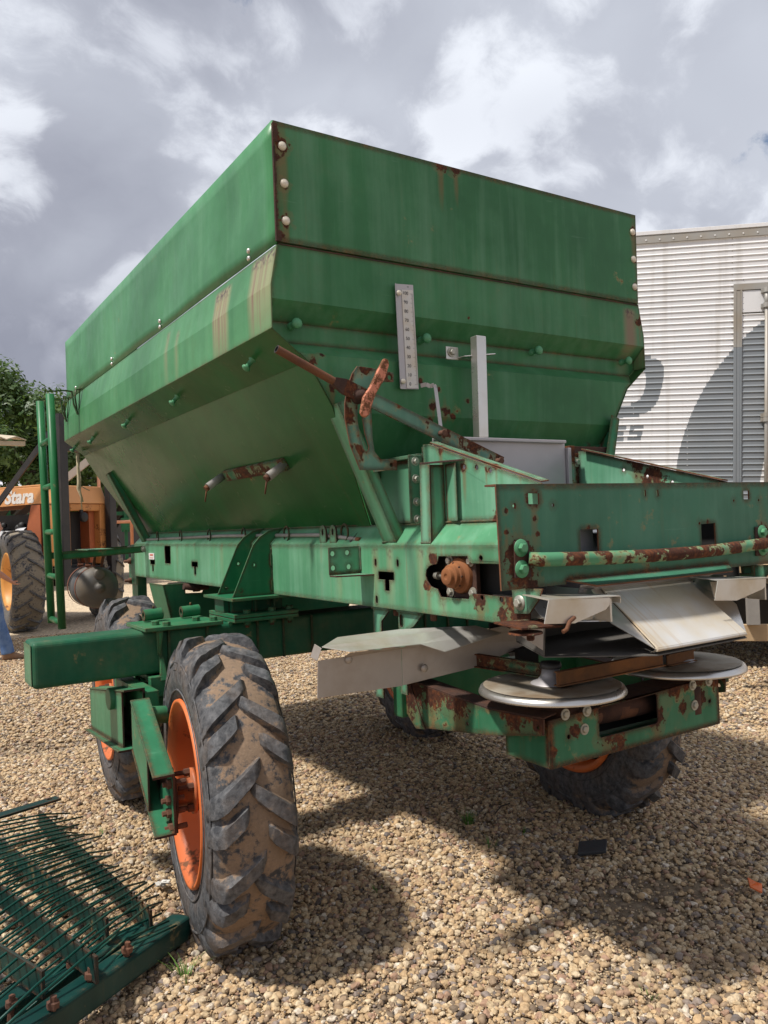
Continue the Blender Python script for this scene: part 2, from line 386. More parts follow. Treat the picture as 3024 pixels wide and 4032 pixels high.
M['rail'] = paint('bleached_frame_green', RG, RF, .03, .36, .5, .45, .6, wavy=.05, grime=.22,
    drips=[(1, 2.645-sy, 2.668-sy, 1.455, .26, .8), (1, 2.535-sy, 2.56-sy, 1.455, .26, .85), (1, 2.335-sy, 2.36-sy, 1.455, .24, .7), (1, 2.275-sy, 2.292-sy, 1.455, .10, .8), (1, 2.94-sy, 2.965-sy, 1.34, .14, .6), (1, 2.215-sy, 2.24-sy, 1.285, .08, .6), (1, 4.30-sy, 4.33-sy, 1.46, .2, .4), (1, 5.10-sy, 5.13-sy, 1.46, .2, .35)],
    spots=rel([(1.645, 1.90, 1.25, .03), (1.645, 1.84, 1.235, .05), (1.645, 2.30, 1.32, .03), (1.645, 2.27, 1.42, .03), (1.645, 2.02, 1.29, .035), (1.645, 1.86, 1.30, .05), (1.645, 1.80, 1.28, .04), (1.645, 1.79, 1.23, .035)]))
M['tail'] = paint('bleached_tail_green', (.12, .33, .20), (.30, .52, .39), .06, .45, .75, .45, .4, grime=.22,
    spots=rel([(1.72, 2.17, 1.735, .020), (1.72, 2.05, 1.715, .012), (1.72, 2.30, 1.81, .02), (1.72, 2.0, 1.73, .016), (1.72, 2.0, 1.548, .03), (2.66, 2.2, 1.76, .05), (2.66, 2.12, 1.70, .06)]))
M['bumper'] = paint('weathered_bumper_green', (.052, .180, .112), (.13, .27, .19), .05, .3, .95, .5, .25, grime=.3,
    spots=rel([(1.61, 1.78, 1.43, .066), (1.62, 1.78, 1.38, .06), (1.565, 1.78, 1.57, .011), (1.563, 1.78, 1.51, .012), (1.68, 1.78, 1.545, .012), (1.69, 1.78, 1.50, .011), (1.655, 1.78, 1.345, .03), (2.86, 1.78, 1.44, .06), (1.60, 1.78, 1.585, .010), (1.91, 1.78, 1.51, .012), (2.52, 1.78, 1.51, .012), (1.675, 1.78, 1.605, .03)]))
M['bar'] = paint('flaking_bar_green', RG, RF, .60, .4, 0, .5, .3, grime=.3)
M['lever'] = paint('flaking_lever_green', (.10, .235, .17), (.22, .36, .28), .62, .4, 1.1, .5, .3, grime=.35)
M['lower'] = paint('rusty_lower_green', (.035, .160, .080), (.12, .28, .17), .20, .3, .9, .5, .7, grime=.35, zr=(.84, .93, .16),
    spots=rel([(1.75, 2.6, .90, .11), (1.75, 2.45, .91, .09), (1.75, 2.3, .9, .07), (1.75, 2.0, .90, .06), (1.75, 1.88, .90, .05), (1.86, 1.87, .93, .03), (1.90, 1.87, .85, .03), (1.80, 1.87, .80, .02), (1.95, 1.87, .93, .03), (2.05, 1.87, .83, .05), (2.3, 1.87, .83, .05), (2.45, 1.87, .84, .028), (2.56, 1.87, .86, .03), (2.2, 1.87, .93, .05), (2.4, 1.87, .93, .05), (2.1, 1.87, .78, .04)]))
M['axle'] = paint('deep_green_axle', DG, DF, .04, .28, .35, .42, .12, grime=.3, soil=.12)
M['bogie'] = paint('mid_green_bogie', (.036, .185, .092), (.12, .33, .2), .03, .28, .85, .40, .1, grime=.2)
M['ladder'] = paint('ladder_green', (.018, .14, .048), (.08, .27, .12), .05, .25, .3, .4, .1, grime=.3)
M['gusset'] = paint('gusset_green', (.022, .165, .075), (.07, .27, .14), .04, .28, .4, .42, .15, grime=.28, soil=.15)
M['tine'] = paint('teal_green_tine', (.005, .038, .033), (.025, .09, .075), .17, .25, .5, .42, .1, grime=.3)
M['rod'] = paint('teal_green_rod', (.004, .050, .038), (.03, .12, .09), .10, .25, 0, .35, .1, grime=.3)
M['rust'] = simple('rust', (.105, .042, .022), .88, 0, .6, 30, .6, .004, second=(.22, .085, .03), amt=.6, s2=9)
M['rust_dark'] = simple('dark_rust', (.040, .019, .014), .9, 0, .6, 34, .6, .004, second=(.12, .045, .02), amt=.5, s2=11)
M['rust_orange'] = simple('orange_rust', (.24, .085, .025), .85, 0, .45, 40, .4, .002, second=(.12, .045, .02), amt=.5)
M['vane'] = simple('rusty_vane', (.20, .082, .026), .85, 0, .5, 22, .5, .003, second=(.09, .045, .02), amt=.7, s2=14)
M['steel'] = simple('stainless_steel', (.62, .60, .57), .30, .85, .1, 9, .1, .002, second=(.42, .36, .26), amt=.35)
M['disc_face'] = simple('stained_disc_face', (.36, .32, .26), .6, .3, .2, 12, .15, .002, second=(.20, .13, .07), amt=.8, s2=7)
M['scraper'] = simple('slate_grey_plate', (.20, .20, .225), .5, .1, .1, 6, .05)
M['shaded_steel'] = simple('shade_darkened_steel', (.085, .078, .07), .75, 0, .3, 9, .2, .003)  # steel for inside the chute, its shade put into the dark colour
M['steel_dirty'] = simple('stained_stainless', (.58, .56, .52), .42, .6, .15, 7, .15, .002, second=(.42, .33, .20), amt=.7, s2=4)
def chute_stain(name):
    m, t, b = newmat(name); tc = t.n('ShaderNodeTexCoord'); P = tc.outputs['Object']
    n = t.noise(P, 20, 6, .6); run = t.noise(t.mapv(P, (26, 1.2, 1.2)), 1.0, 5, .55); n2 = t.noise(P, 5, 4, .5)
    col = t.mix(n, (.56, .55, .53), (.68, .66, .63))
    col = t.mix(t.m('MULTIPLY', t.rng(n2, .36, .58), .75), col, (.52, .43, .29))
    col = t.mix(t.m('MULTIPLY', t.rng(run, .56, .68), .7), col, (.46, .30, .13))
    t._in(b.inputs['Base Color'], col); t._in(b.inputs['Roughness'], t.m('MULTIPLY_ADD', n, .25, .42)); b.inputs['Metallic'].default_value = .3
    t.l(t.bump(n, .12, .002), b.inputs['Normal']); return m
M['chute'] = chute_stain('stained_chute')
M['galv'] = simple('grey_plate', (.42, .40, .41), .5, .45, .1, 16, .08, .001, second=(.33, .31, .31), amt=.3)
M['deflector'] = simple('brownish_stainless', (.40, .36, .33), .48, .45, .15, 10, .12, .002, second=(.27, .22, .17), amt=.5, s2=6)
M['bolt'] = simple('zinc_bolt', (.42, .41, .36), .45, .6, .3, 60, .1, .001, second=(.26, .24, .18), amt=.5, s2=30)
M['dome'] = simple('cream_bolt_head', (.62, .56, .46), .4, .1, .15, 40, .1, .001)
M['bolt_green'] = simple('green_bolt', (.07, .25, .12), .5, 0, .3, 50, .2, .001)
M['bolt_rust'] = simple('rusty_bolt', (.10, .045, .028), .85, .1, .5, 70, .4, .002, second=(.24, .10, .05), amt=.4)
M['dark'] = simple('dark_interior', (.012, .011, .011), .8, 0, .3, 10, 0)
M['grey_rod'] = simple('weathered_rod', (.34, .33, .31), .65, .2, .3, 24, .2, .001, second=(.2, .17, .14), amt=.5)
M['belt'] = simple('grey_conveyor_belt', (.17, .17, .20), .6, 0, .12, 5, .05)
M['orange_rim'] = simple('orange_rim', (.66, .155, .035), .45, 0, .12, 8, .08, .002, second=(.50, .13, .05), amt=.45, s2=3, rust=.10)
M['orange_hub'] = simple('orange_hub', (.50, .135, .045), .55, 0, .3, 30, .2, .002, second=(.16, .06, .03), amt=.6, s2=18)
M['handle'] = simple('salmon_handle', (.55, .19, .11), .6, 0, .12, 40, .25, .002, rust=.62, s2=26)
M['blue'] = simple('blue_grey_hose', (.08, .13, .20), .5, 0, .1)
M['white'] = simple('white_sticker', (.72, .70, .68), .5, 0, .05)
M['red_print'] = simple('red_print', (.55, .08, .04), .5, 0, .05)
M['print'] = simple('black_print', (.05, .05, .055), .6, 0, .05)
M['ruler'] = simple('spotted_scale_plate', (.55, .53, .50), .5, .3, .12, 45, .1, .001, second=(.50, .38, .22), amt=.45, s2=16)
M['black'] = simple('black_steel', (.016, .016, .018), .5, .1, .3, 14, .15, .002, second=(.05, .04, .035), amt=.4)
M['tank'] = simple('grey_plastic_tank', (.075, .078, .085), .62, 0, .2, 8, .15, .004, second=(.17, .125, .075), amt=.7, s2=4)
M['strap'] = simple('rusty_strap', (.16, .055, .03), .8, 0, .3)
M['tractor_orange'] = simple('faded_orange_hood', (.64, .31, .12), .5, 0, .06, 3, .05, .002, second=(.55, .24, .08), amt=.4, s2=2)
M['tractor_edge'] = simple('worn_orange_frame', (.50, .21, .06), .6, 0, .2, 9, .1, .003, rust=.28, s2=5)
M['tractor_side'] = simple('dark_orange_panel', (.36, .10, .035), .6, 0, .2, 6, .1)
M['engine'] = simple('engine_black', (.016, .016, .017), .6, .2, .5, 20, .3, .01)
M['filter'] = simple('white_filter', (.52, .53, .55), .5, 0, .1)
M['cloth_jeans'] = simple('blue_denim', (.065, .13, .29), .9, 0, .35, 60, .5, .006, second=(.16, .25, .42), amt=.6, s2=9)
M['skin'] = simple('skin', (.40, .19, .12), .55, 0, .12, 30, .1)
M['boot'] = simple('tan_leather_boot', (.24, .135, .075), .7, 0, .25, 30, .3, .003)
M['shirt'] = simple('dark_green_shirt', (.03, .05, .035), .9, 0, .2)
M['hair'] = simple('dark_hair', (.02, .015, .012), .7, 0, .3, 80, .4)
M['wood'] = simple('pine_timber', (.47, .33, .19), .75, 0, .2, 14, .2, .003, second=(.33, .22, .12), amt=.4)
M['wood_grey'] = simple('grey_timber', (.25, .23, .21), .85, 0, .2, 14, .2, .003)
M['rope'] = simple('straw_rope', (.45, .38, .25), .95, 0, .3, 60, .5)
M['rubber_scrap'] = simple('black_rubber_scrap', (.030, .031, .034), .6, 0, .25, 30, .3)
M['paper'] = simple('white_paper', (.60, .58, .54), .8, 0, .05)
M['plastic_orange'] = simple('orange_plastic', (.65, .14, .03), .5, 0, .1)
M['shed_wall'] = simple('dark_shed_wall', (.055, .056, .058), .8, 0, .15, 3)
M['shed_roof'] = simple('pale_roof', (.56, .56, .57), .6, 0, .08, 2)
M['tile_roof'] = simple('beige_roof_sheet', (.45, .38, .28), .8, 0, .12, 8)
M['planter_green'] = simple('planter_green', (.02, .17, .07), .5, 0, .15)
M['pale_orange'] = simple('sun_faded_orange', (.66, .30, .17), .6, 0, .1)
M['glass'] = simple('dark_window', (.02, .025, .03), .15, 0, .1, 3, 0)
M['lamp'] = simple('lamp_glass', (.55, .5, .45), .25, 0, .1)
M['bark'] = simple('bark', (.060, .045, .034), .95, 0, .4, 9, .8, .03)
M['blade'] = simple('grass_blade', (.085, .20, .028), .6, 0, .3, 30, 0, second=(.17, .22, .06), amt=.4)

def leaf_mat():
    m, t, b = newmat('leaf'); oi = t.n('ShaderNodeTexCoord'); n = t.noise(oi.outputs['Object'], .9, 4, .6); n2 = t.noise(oi.outputs['Object'], 12, 2, .5)
    col = t.mix(t.rng(n, .35, .65), (.030, .075, .020), (.10, .165, .036)); col = t.mix(t.m('MULTIPLY', t.rng(n2, .5, .7), .5), col, (.15, .22, .05))
    t._in(b.inputs['Base Color'], col); b.inputs['Roughness'].default_value = .5
    tr = t.n('ShaderNodeBsdfTranslucent'); t._in(tr.inputs[0], t.mix(.5, col, (.14, .22, .03)))
    mxs = t.n('ShaderNodeMixShader'); mxs.inputs[0].default_value = .28; out = [x for x in t.t.nodes if x.type == 'OUTPUT_MATERIAL'][0]
    t.l(b.outputs[0], mxs.inputs[1]); t.l(tr.outputs[0], mxs.inputs[2]); t.l(mxs.outputs[0], out.inputs[0]); return m
M['leaf'] = leaf_mat()

def tyre_mat(name, dust, clod):
    """worn rubber; dried soil lies on the casing between the lugs (vertex attribute 'tread' says where)"""
    m, t, b = newmat(name); tc = t.n('ShaderNodeTexCoord'); P = tc.outputs['Object']
    at = t.n('ShaderNodeAttribute'); at.attribute_name = 'tread'; tr = at.outputs['Fac']
    n1 = t.noise(P, 7, 6, .62); n2 = t.noise(P, 34, 8, .68); n3 = t.noise(P, 95, 5, .65)
    rub = t.mix(t.rng(n2, .36, .64), (.030, .032, .037), (.125, .125, .130))
    rub = t.mix(t.m('MULTIPLY', t.rng(n1, .45, .7), .40), rub, tuple(c*.6 for c in dust))
    soil = t.mix(t.rng(n3, .3, .7), tuple(c*.72 for c in dust), tuple(c*1.12 for c in dust))
    soil = t.mix(t.m('MULTIPLY', t.rng(n1, .4, .62), .6), soil, clod)
    k = t.m('ADD', tr, t.m('ADD', t.m('MULTIPLY', t.m('SUBTRACT', n2, .5), 2.3), t.m('MULTIPLY', t.m('SUBTRACT', n1, .5), 1.9)))
    mk = t.rng(k, .58, .84)
    col = t.mix(t.m('MULTIPLY', mk, .93), rub, soil)
    t._in(b.inputs['Base Color'], col); t._in(b.inputs['Roughness'], t.m('MULTIPLY_ADD', mk, .22, .62)); b.inputs['Specular IOR Level'].default_value = .35
    t.l(t.bump(t.m('ADD', t.m('MULTIPLY', n2, .9), t.m('MULTIPLY', n3, .5)), .55, .006), b.inputs['Normal']); return m
M['tyre'] = tyre_mat('worn_dusty_tyre', (.275, .180, .113), (.19, .135, .092))
M['tyre_grey'] = tyre_mat('grey_dusty_tyre', (.30, .255, .19), (.22, .19, .14))

# ------------------------------------------------------------------ ground and gravel
def ground_mat():
    m, t, b = newmat('gravel_ground'); tc = t.n('ShaderNodeTexCoord'); P = tc.outputs['Object']
    ds = t.v('DISTANCE', P, (0, 0, 0))
    vv = t.v('ADD', P, t.v('SCALE', t.v('SUBTRACT', t.n('ShaderNodeTexNoise').outputs['Color'], (.5, .5, .5)), scale=.0))
    def layer(sc):
        nd = t.n('ShaderNodeTexVoronoi'); nd.feature = 'F1'; t._in(nd.inputs['Vector'], P); nd.inputs['Scale'].default_value = sc
        s = t.n('ShaderNodeSeparateColor'); t.l(nd.outputs['Color'], s.inputs[0])
        c = t.ramp(s.outputs[0], [(.0, (.26, .20, .15)), (.14, (.42, .33, .23)), (.36, (.58, .455, .31)), (.62, (.68, .56, .40)), (.82, (.48, .36, .26)), (.93, (.34, .29, .25)), (1, (.76, .66, .52))], 'CONSTANT')
        return c, nd.outputs['Distance']
    c1, h1 = layer(38); big = t.noise(P, .5, 4, .6); med = t.noise(P, 2.6, 4, .55)
    dirt = t.mix(t.noise(P, 45, 8, .7), (.075, .052, .034), (.19, .135, .085))
    far = t.rng(ds, 6.0, 10.0)
    near = t.mix(.22, dirt, c1)
    fc = t.mix(t.m('MULTIPLY', t.rng(h1, .55, .95), .0), c1, (.1, .08, .06))
    fc = t.mix(t.rng(t.m('ADD', big, t.m('MULTIPLY', med, .4)), .55, .85), fc, t.mix(.4, fc, (.62, .49, .33)))
    col = t.mix(far, near, fc)
    t._in(b.inputs['Base Color'], col); b.inputs['Roughness'].default_value = .9; b.inputs['Specular IOR Level'].default_value = .25
    hh = t.m('SUBTRACT', 1.0, h1)
    bp = t.n('ShaderNodeBump'); bp.inputs['Strength'].default_value = .55; bp.inputs['Distance'].default_value = .02; t.l(hh, bp.inputs['Height']); t.l(bp.outputs[0], b.inputs['Normal'])
    return m
M['ground'] = ground_mat()
def stone_mat():
    m, t, b = newmat('gravel_stone'); oi = t.n('ShaderNodeObjectInfo'); tc = t.n('ShaderNodeTexCoord')
    c = t.ramp(oi.outputs['Random'], [(.0, (.20, .15, .105)), (.05, (.13, .12, .12)), (.10, (.34, .24, .155)), (.20, (.55, .385, .22)), (.40, (.66, .50, .305)), (.60, (.58, .40, .22)), (.72, (.73, .585, .395)), (.83, (.43, .265, .18)), (.90, (.31, .255, .225)), (.95, (.76, .66, .53))], 'CONSTANT')
    n = t.noise(t.v('ADD', tc.outputs['Object'], t.v('SCALE', (9.7, 4.1, 7.3), scale=oi.outputs['Random'])), 2.2, 5, .6)
    col = t.mix(t.rng(n, .35, .68), t.mix(.6, c, (.14, .095, .06)), c)
    geo = t.n('ShaderNodeNewGeometry'); wet = t.noise(geo.outputs['Position'], .9, 3, .5)
    col = t.mix(t.m('MULTIPLY', t.rng(wet, .56, .70), .35), col, (.22, .165, .11))
    t._in(b.inputs['Base Color'], col); b.inputs['Roughness'].default_value = .72; b.inputs['Specular IOR Level'].default_value = .3
    return m
M['stone'] = stone_mat()

g = MB(); g.add([(-600,-600,0),(600,-600,0),(600,600,0),(-600,600,0)], [(0,1,2,3)])
ground = tag(obj('ground', g, M['ground']), kind='structure')

# loose stones, scattered over the part of the yard near the machine
lib = bpy.data.collections.new('stone_shapes')
for k in range(9):
    b_ = bmesh.new(); bmesh.ops.create_icosphere(b_, subdivisions=2, radius=.5)
    sc = Vector((random.uniform(.85, 1.25), random.uniform(.65, 1.0), random.uniform(.45, .8))); o0 = Vector((k*7.3, k*3.1, 0))
    for v in b_.verts:
        d = 1+.55*(mnoise.noise(v.co*1.9+o0))+.2*mnoise.noise(v.co*4.2+o0)
        c = v.co*d; v.co = Vector((c.x*sc.x, c.y*sc.y, c.z*sc.z))
    me = bpy.data.meshes.new('stone'); b_.to_mesh(me); b_.free(); me.materials.append(M['stone'])
    for p in me.polygons: p.use_smooth = (k % 3 == 0)
    lib.objects.link(bpy.data.objects.new('stone', me))
BARE = [(2.62, 2.16, .48, .20, .80), (2.42, 2.62, .22, .12, .55), (1.35, 2.2, .35, .12, .25)]   # thin spots where the soil shows
def gravel(name, r0, r1, dens, smin, smax, seed, label):
    mb = MB(); az0, az1 = R(32.5-33), R(32.5+33); NR, NA = 26, 40; D = []
    for i in range(NR+1):
        r = r0*(r1/r0)**(i/NR)
        for k in range(NA+1):
            a = az0+(az1-az0)*k/NA; x, y = r*math.sin(a), r*math.cos(a); mb.v.append((x, y, .004)); q = 1.0
            for bx, by, rx, ry, dp in BARE:
                e = ((x-bx)/rx)**2+((y-by)/ry)**2; q *= 1-dp*max(0, min(1, 1.6-e))
            D.append(dens*q*(1+.25*mnoise.noise(Vector((x*1.3, y*1.3, 0)))))
    for i in range(NR):
        for k in range(NA):
            a = i*(NA+1)+k; mb.f.append((a, a+1, a+NA+2, a+NA+1)); mb.m.append(0); mb.sm.append(False)
    me = mb.mesh(name, M['stone'], fix=False)
    at = me.attributes.new('dens', 'FLOAT', 'POINT'); at.data.foreach_set('value', D)
    o = bpy.data.objects.new(name, me); COL.objects.link(o); tag(o, label, 'gravel', kind='stuff')
    ng = bpy.data.node_groups.new('scatter_stones', 'GeometryNodeTree')
    ng.interface.new_socket('Geometry', in_out='INPUT', socket_type='NodeSocketGeometry'); ng.interface.new_socket('Geometry', in_out='OUTPUT', socket_type='NodeSocketGeometry')
    N = ng.nodes.new; L = ng.links.new
    gi = N('NodeGroupInput'); go = N('NodeGroupOutput'); ds = N('GeometryNodeDistributePointsOnFaces'); ds.distribute_method = 'RANDOM'; ds.inputs['Seed'].default_value = seed
    na = N('GeometryNodeInputNamedAttribute'); na.data_type = 'FLOAT'; na.inputs['Name'].default_value = 'dens'
    ci = N('GeometryNodeCollectionInfo'); ci.inputs['Collection'].default_value = lib; ci.inputs['Separate Children'].default_value = True; ci.inputs['Reset Children'].default_value = True
    ip = N('GeometryNodeInstanceOnPoints'); ip.inputs['Pick Instance'].default_value = True
    rv = N('FunctionNodeRandomValue'); rv.data_type = 'FLOAT_VECTOR'; rv.inputs[0].default_value = (-.45, -.45, 0); rv.inputs[1].default_value = (.45, .45, 6.283)
    rs = N('FunctionNodeRandomValue'); rs.data_type = 'FLOAT'; rs.inputs[2].default_value = 0; rs.inputs[3].default_value = 1; rs.inputs['Seed'].default_value = seed+5
    pw = N('ShaderNodeMath'); pw.operation = 'POWER'; pw.inputs[1].default_value = 3.1; ma = N('ShaderNodeMath'); ma.operation = 'MULTIPLY_ADD'; ma.inputs[1].default_value = smax-smin; ma.inputs[2].default_value = smin
    sp_ = N('GeometryNodeSetPosition'); rz = N('FunctionNodeRandomValue'); rz.data_type = 'FLOAT_VECTOR'; rz.inputs[0].default_value = (0, 0, -.004); rz.inputs[1].default_value = (0, 0, .011); rz.inputs['Seed'].default_value = seed+9
    L(gi.outputs[0], ds.inputs['Mesh']); L(na.outputs[0], ds.inputs['Density']); L(ds.outputs['Points'], sp_.inputs['Geometry']); L(rz.outputs[0], sp_.inputs['Offset'])
    L(sp_.outputs[0], ip.inputs['Points']); L(ci.outputs[0], ip.inputs['Instance']); L(rv.outputs[0], ip.inputs['Rotation'])
    L(rs.outputs[1], pw.inputs[0]); L(pw.outputs[0], ma.inputs[0]); L(ma.outputs[0], ip.inputs['Scale']); L(ip.outputs[0], go.inputs[0])
    md = o.modifiers.new('scatter', 'NODES'); md.node_group = ng
    return o
gravel('gravel', 1.3, 6.2, 9500, .0075, .038, 3, 'loose tan and grey river gravel covering the yard around the machine')
gravel('distant_gravel', 6.0, 13.5, 1500, .018, .046, 8, 'pale gravel farther back between the machine and the tractor')
# ------------------------------------------------------------------ the spreader
spr = thing('fertilizer_spreader', SP, 'large green fertilizer spreader with tall hopper, rusty rear bumper and lugged tyres on orange rims', 'spreader')
CX = 2.222
def mx(x): return 2*CX-x        # mirror to the right side
XE, XO, XL = 1.243, 1.211, 1.72
PROF = [(1.243, 2.576), (1.213, 2.430), (1.211, 2.271), (1.352, 2.160), (1.72, 1.543)]     # side sheet, x against z
HY0, HY1 = 2.60, 6.38
def side_x(z):
    for (xa, za), (xb, zb) in zip(PROF, PROF[1:]):
        if zb <= z <= za: return xa+(xb-xa)*(za-z)/(za-zb)
    return PROF[-1][0]
def rear_y(z):
    P = [(2.60, 2.576), (2.60, 2.378), (2.668, 2.312), (2.668, 2.238), (2.603, 2.186), (2.605, 1.978), (2.80, 1.543)]
    for (ya, za), (yb, zb) in zip(P, P[1:]):
        if zb <= z <= za: return ya+(yb-ya)*(za-z)/(za-zb)
    return 2.80
# side sheets, the lower part is a separate long panel
for s in (0, 1):
    f = (lambda x: x) if s == 0 else mx
    def strip(pr, ny=24):
        mb = MB(); rows = []
        for j in range(ny+1):
            r = []
            for x, z in pr:
                y0 = min(rear_y(z), 2.60) if z > 1.978 else rear_y(z)
                y1 = HY1 if z > 1.978 else HY1-(1.978-z)/.435*.2
                y = y0+(y1-y0)*j/ny; d = 0
                if 0 < j < ny: d = (.0035 if z > 2.27 else .0008)*mnoise.noise(Vector((y*1.9, z*3, s*9.)))*(1 if z not in (2.576, 2.271, 1.543) else .25)
                r.append((f(x+d), y, z))
            rows.append(r)
        n = len(pr)
        mb.add([p for r in rows for p in r], [(j*n+k, j*n+k+1, (j+1)*n+k+1, (j+1)*n+k) for j in range(ny) for k in range(n-1)], 0, False)
        return mb
    up = obj('hopper_side_panel', strip(PROF[:2]+[(1.2117, 2.35)]+PROF[2:3]), M['hopper_side'], spr, solid=-.004)
    lo = obj('hopper_sloping_panel', strip([PROF[2], (1.28, 2.217), PROF[3], (1.45, 1.996), (1.56, 1.811), (1.64, 1.677), PROF[4]]), M['hopper_under'], spr, solid=-.004)
    # retaining pins along the lower fold
    for y in (2.92, 3.86, 4.78, 5.69, 6.28):
        mb = MB(); c = Vector((f(1.272), y, 2.222)); ax = Vector((-.62 if s == 0 else .62, 0, -.78)).normalized()
        mb.lathe([(-.01, .017), (.004, .016), (.006, .010), (.040, .010), (.043, .017), (.048, .019), (.055, .012), (.056, 0)], c, ax, 12, 0, True)
        obj('retaining_pin', mb, M['bolt_green'], lo)
    for y in (2.85, 4.008, 5.001, 6.06):
        for z in (2.629, 2.599):
            mb = MB(); mb.dome((f(1.242), y, z), (-1 if s == 0 else 1, 0, 0), .011, .009); obj('dome_bolt', mb, M['steel'], up)
# rear and front walls
def wall(front):
    mb = MB(); Z = [2.576, 2.43, 2.378, 2.312, 2.271, 2.238, 2.186, 2.16, 2.07, 1.978, 1.8, 1.66, 1.543]; nx = 10; vs = []
    for z in Z:
        xa = side_x(z)+.004; xb = mx(xa)
        y = rear_y(z) if not front else HY1-(.0 if z > 1.978 else (1.978-z)/.435*.2)
        for k in range(nx+1): vs.append((xa+(xb-xa)*k/nx, y, z))
    mb.add(vs, [(i*(nx+1)+k, (i+1)*(nx+1)+k, (i+1)*(nx+1)+k+1, i*(nx+1)+k+1) for i in range(len(Z)-1) for k in range(nx)])
    return mb
rearw = obj('hopper_rear_wall', wall(False), M['hopper_rear'], spr, solid=.004)
rearw.modifiers['sheet'].offset = 0
obj('hopper_front_wall', wall(True), M['hopper_rear'], spr, solid=.004).modifiers['sheet'].offset = 0
# rust-eaten seam on top edge of the lower body
mb = MB(); prev = None
for k in range(90):
    x0 = 1.25+1.945*k/90; x1 = 1.25+1.945*(k+1)/90; h = .003+.004*abs(mnoise.noise(Vector((k*.41, 2, 0))))
    mb.box((x0, 2.5955, 2.5765-h*.2), (x1, 2.604, 2.5765+h))
obj('rusty_seam', mb, M['rust_dark'], rearw)
for x, z in ((1.321, 2.300), (1.911, 2.300), (2.533, 2.303), (3.132, 2.303)):
    mb = MB(); mb.lathe([(-.004, .016), (.010, .015), (.012, .011), (.038, .011), (.042, .020), (.050, .021), (.058, .014), (.059, 0)], (x, 2.664, z), (0, -1, 0), 14, 0, True); obj('retaining_pin', mb, M['bolt_green'], rearw)
# extension boards
EZ0, EZ1 = 2.588, 3.030
er = MB(); er.plate([(1.246, 2.598, EZ0), (3.198, 2.598, EZ0), (3.206, 2.598, EZ1), (1.244, 2.598, EZ1)], [], (0, .004, 0))
er.box((1.25, 2.602, EZ1-.004), (3.20, 2.630, EZ1)); er.box((1.25, 2.6022, EZ0), (3.195, 2.640, EZ0+.004))
ext = obj('extension_rear_panel', er, M['ext_rear'], spr, bevel=.0015)
for x, z in ((1.277, 2.941), (1.280, 2.804), (1.281, 2.667), (3.176, 2.940), (3.174, 2.805), (3.174, 2.668)):
    mb = MB(); mb.dome((x, 2.597, z), (0, -1, 0), .0165, .011); obj('dome_bolt', mb, M['dome'], ext)
for s in (0, 1):
    f = (lambda x: x) if s == 0 else mx
    mb = MB(); ny, nz = 40, 8; vs = []
    for j in range(ny+1):
        for k in range(nz+1):
            y = 2.604+(6.40-2.604)*j/ny; z = EZ0-.006+(EZ1+.002-EZ0+.006)*k/nz; e = 1 if 0 < j < ny and 0 < k < nz else .2
            d = e*.011*mnoise.noise(Vector((y*1.4, z*2.2, s*5.)))
            dd = ((y-3.02)/.30)**2+((z-2.86)/.14)**2; d += .014*math.exp(-dd)*e     # the dent near the rear corner
            vs.append((f(XE+d), y, z))
    mb.add(vs, [(j*(nz+1)+k, j*(nz+1)+k+1, (j+1)*(nz+1)+k+1, (j+1)*(nz+1)+k) for j in range(ny) for k in range(nz)], 0, True)
    obj('extension_side_panel', mb, M['ext_side'], spr, solid=-.004)
mb = MB(); mb.plate([(1.246, 6.40, EZ0), (3.198, 6.40, EZ0), (3.198, 6.40, EZ1), (1.246, 6.40, EZ1)], [], (0, .004, 0)); obj('extension_front_panel', mb, M['ext_rear'], spr)
# corroded corner where the rear extension meets the side
mb = MB(); pts = []
for k in range(70):
    z = EZ0+.43*k/70; w_ = .006+.010*abs(mnoise.noise(Vector((k*.37, 7, 1))))+(.012 if k > 58 or k < 6 else 0)
    mb.box((1.2395, 2.594-.002*random.random(), z), (1.2395+w_, 2.604, z+.0075))
obj('corroded_corner', mb, M['rust_dark'], ext)
# stub bracket with two pins on the left slope
br = MB()
def slope_pt(y, z, o=0): x = side_x(z); return Vector((x-o*.84, y, z-o*.54))
br.plate([slope_pt(3.92, 1.812, .004), slope_pt(3.20, 1.812, .004), slope_pt(3.20, 1.862, .004), slope_pt(3.92, 1.862, .004)], [], (-.84*.020, 0, -.54*.020))
bro = obj('pin_bracket', br, M['lower'], spr, bevel=.002)
for y in (3.98, 3.22):
    mb = MB(); a = slope_pt(y, 1.835, .01); q = a+Vector((-.84, -.12, -.54)).normalized()*.105
    mb.tube([a, q], .021, 12, 0); mb.tube([q, q+Vector((-.012, 0, -.010))], .016, 10, 1); mb.tube([q+Vector((-.004, .0, .0)), q+Vector((-.012, .012, -.075))], .004, 6, 1)
    obj('pivot_pin', mb, [M['grey_rod'], M['rust']], bro)

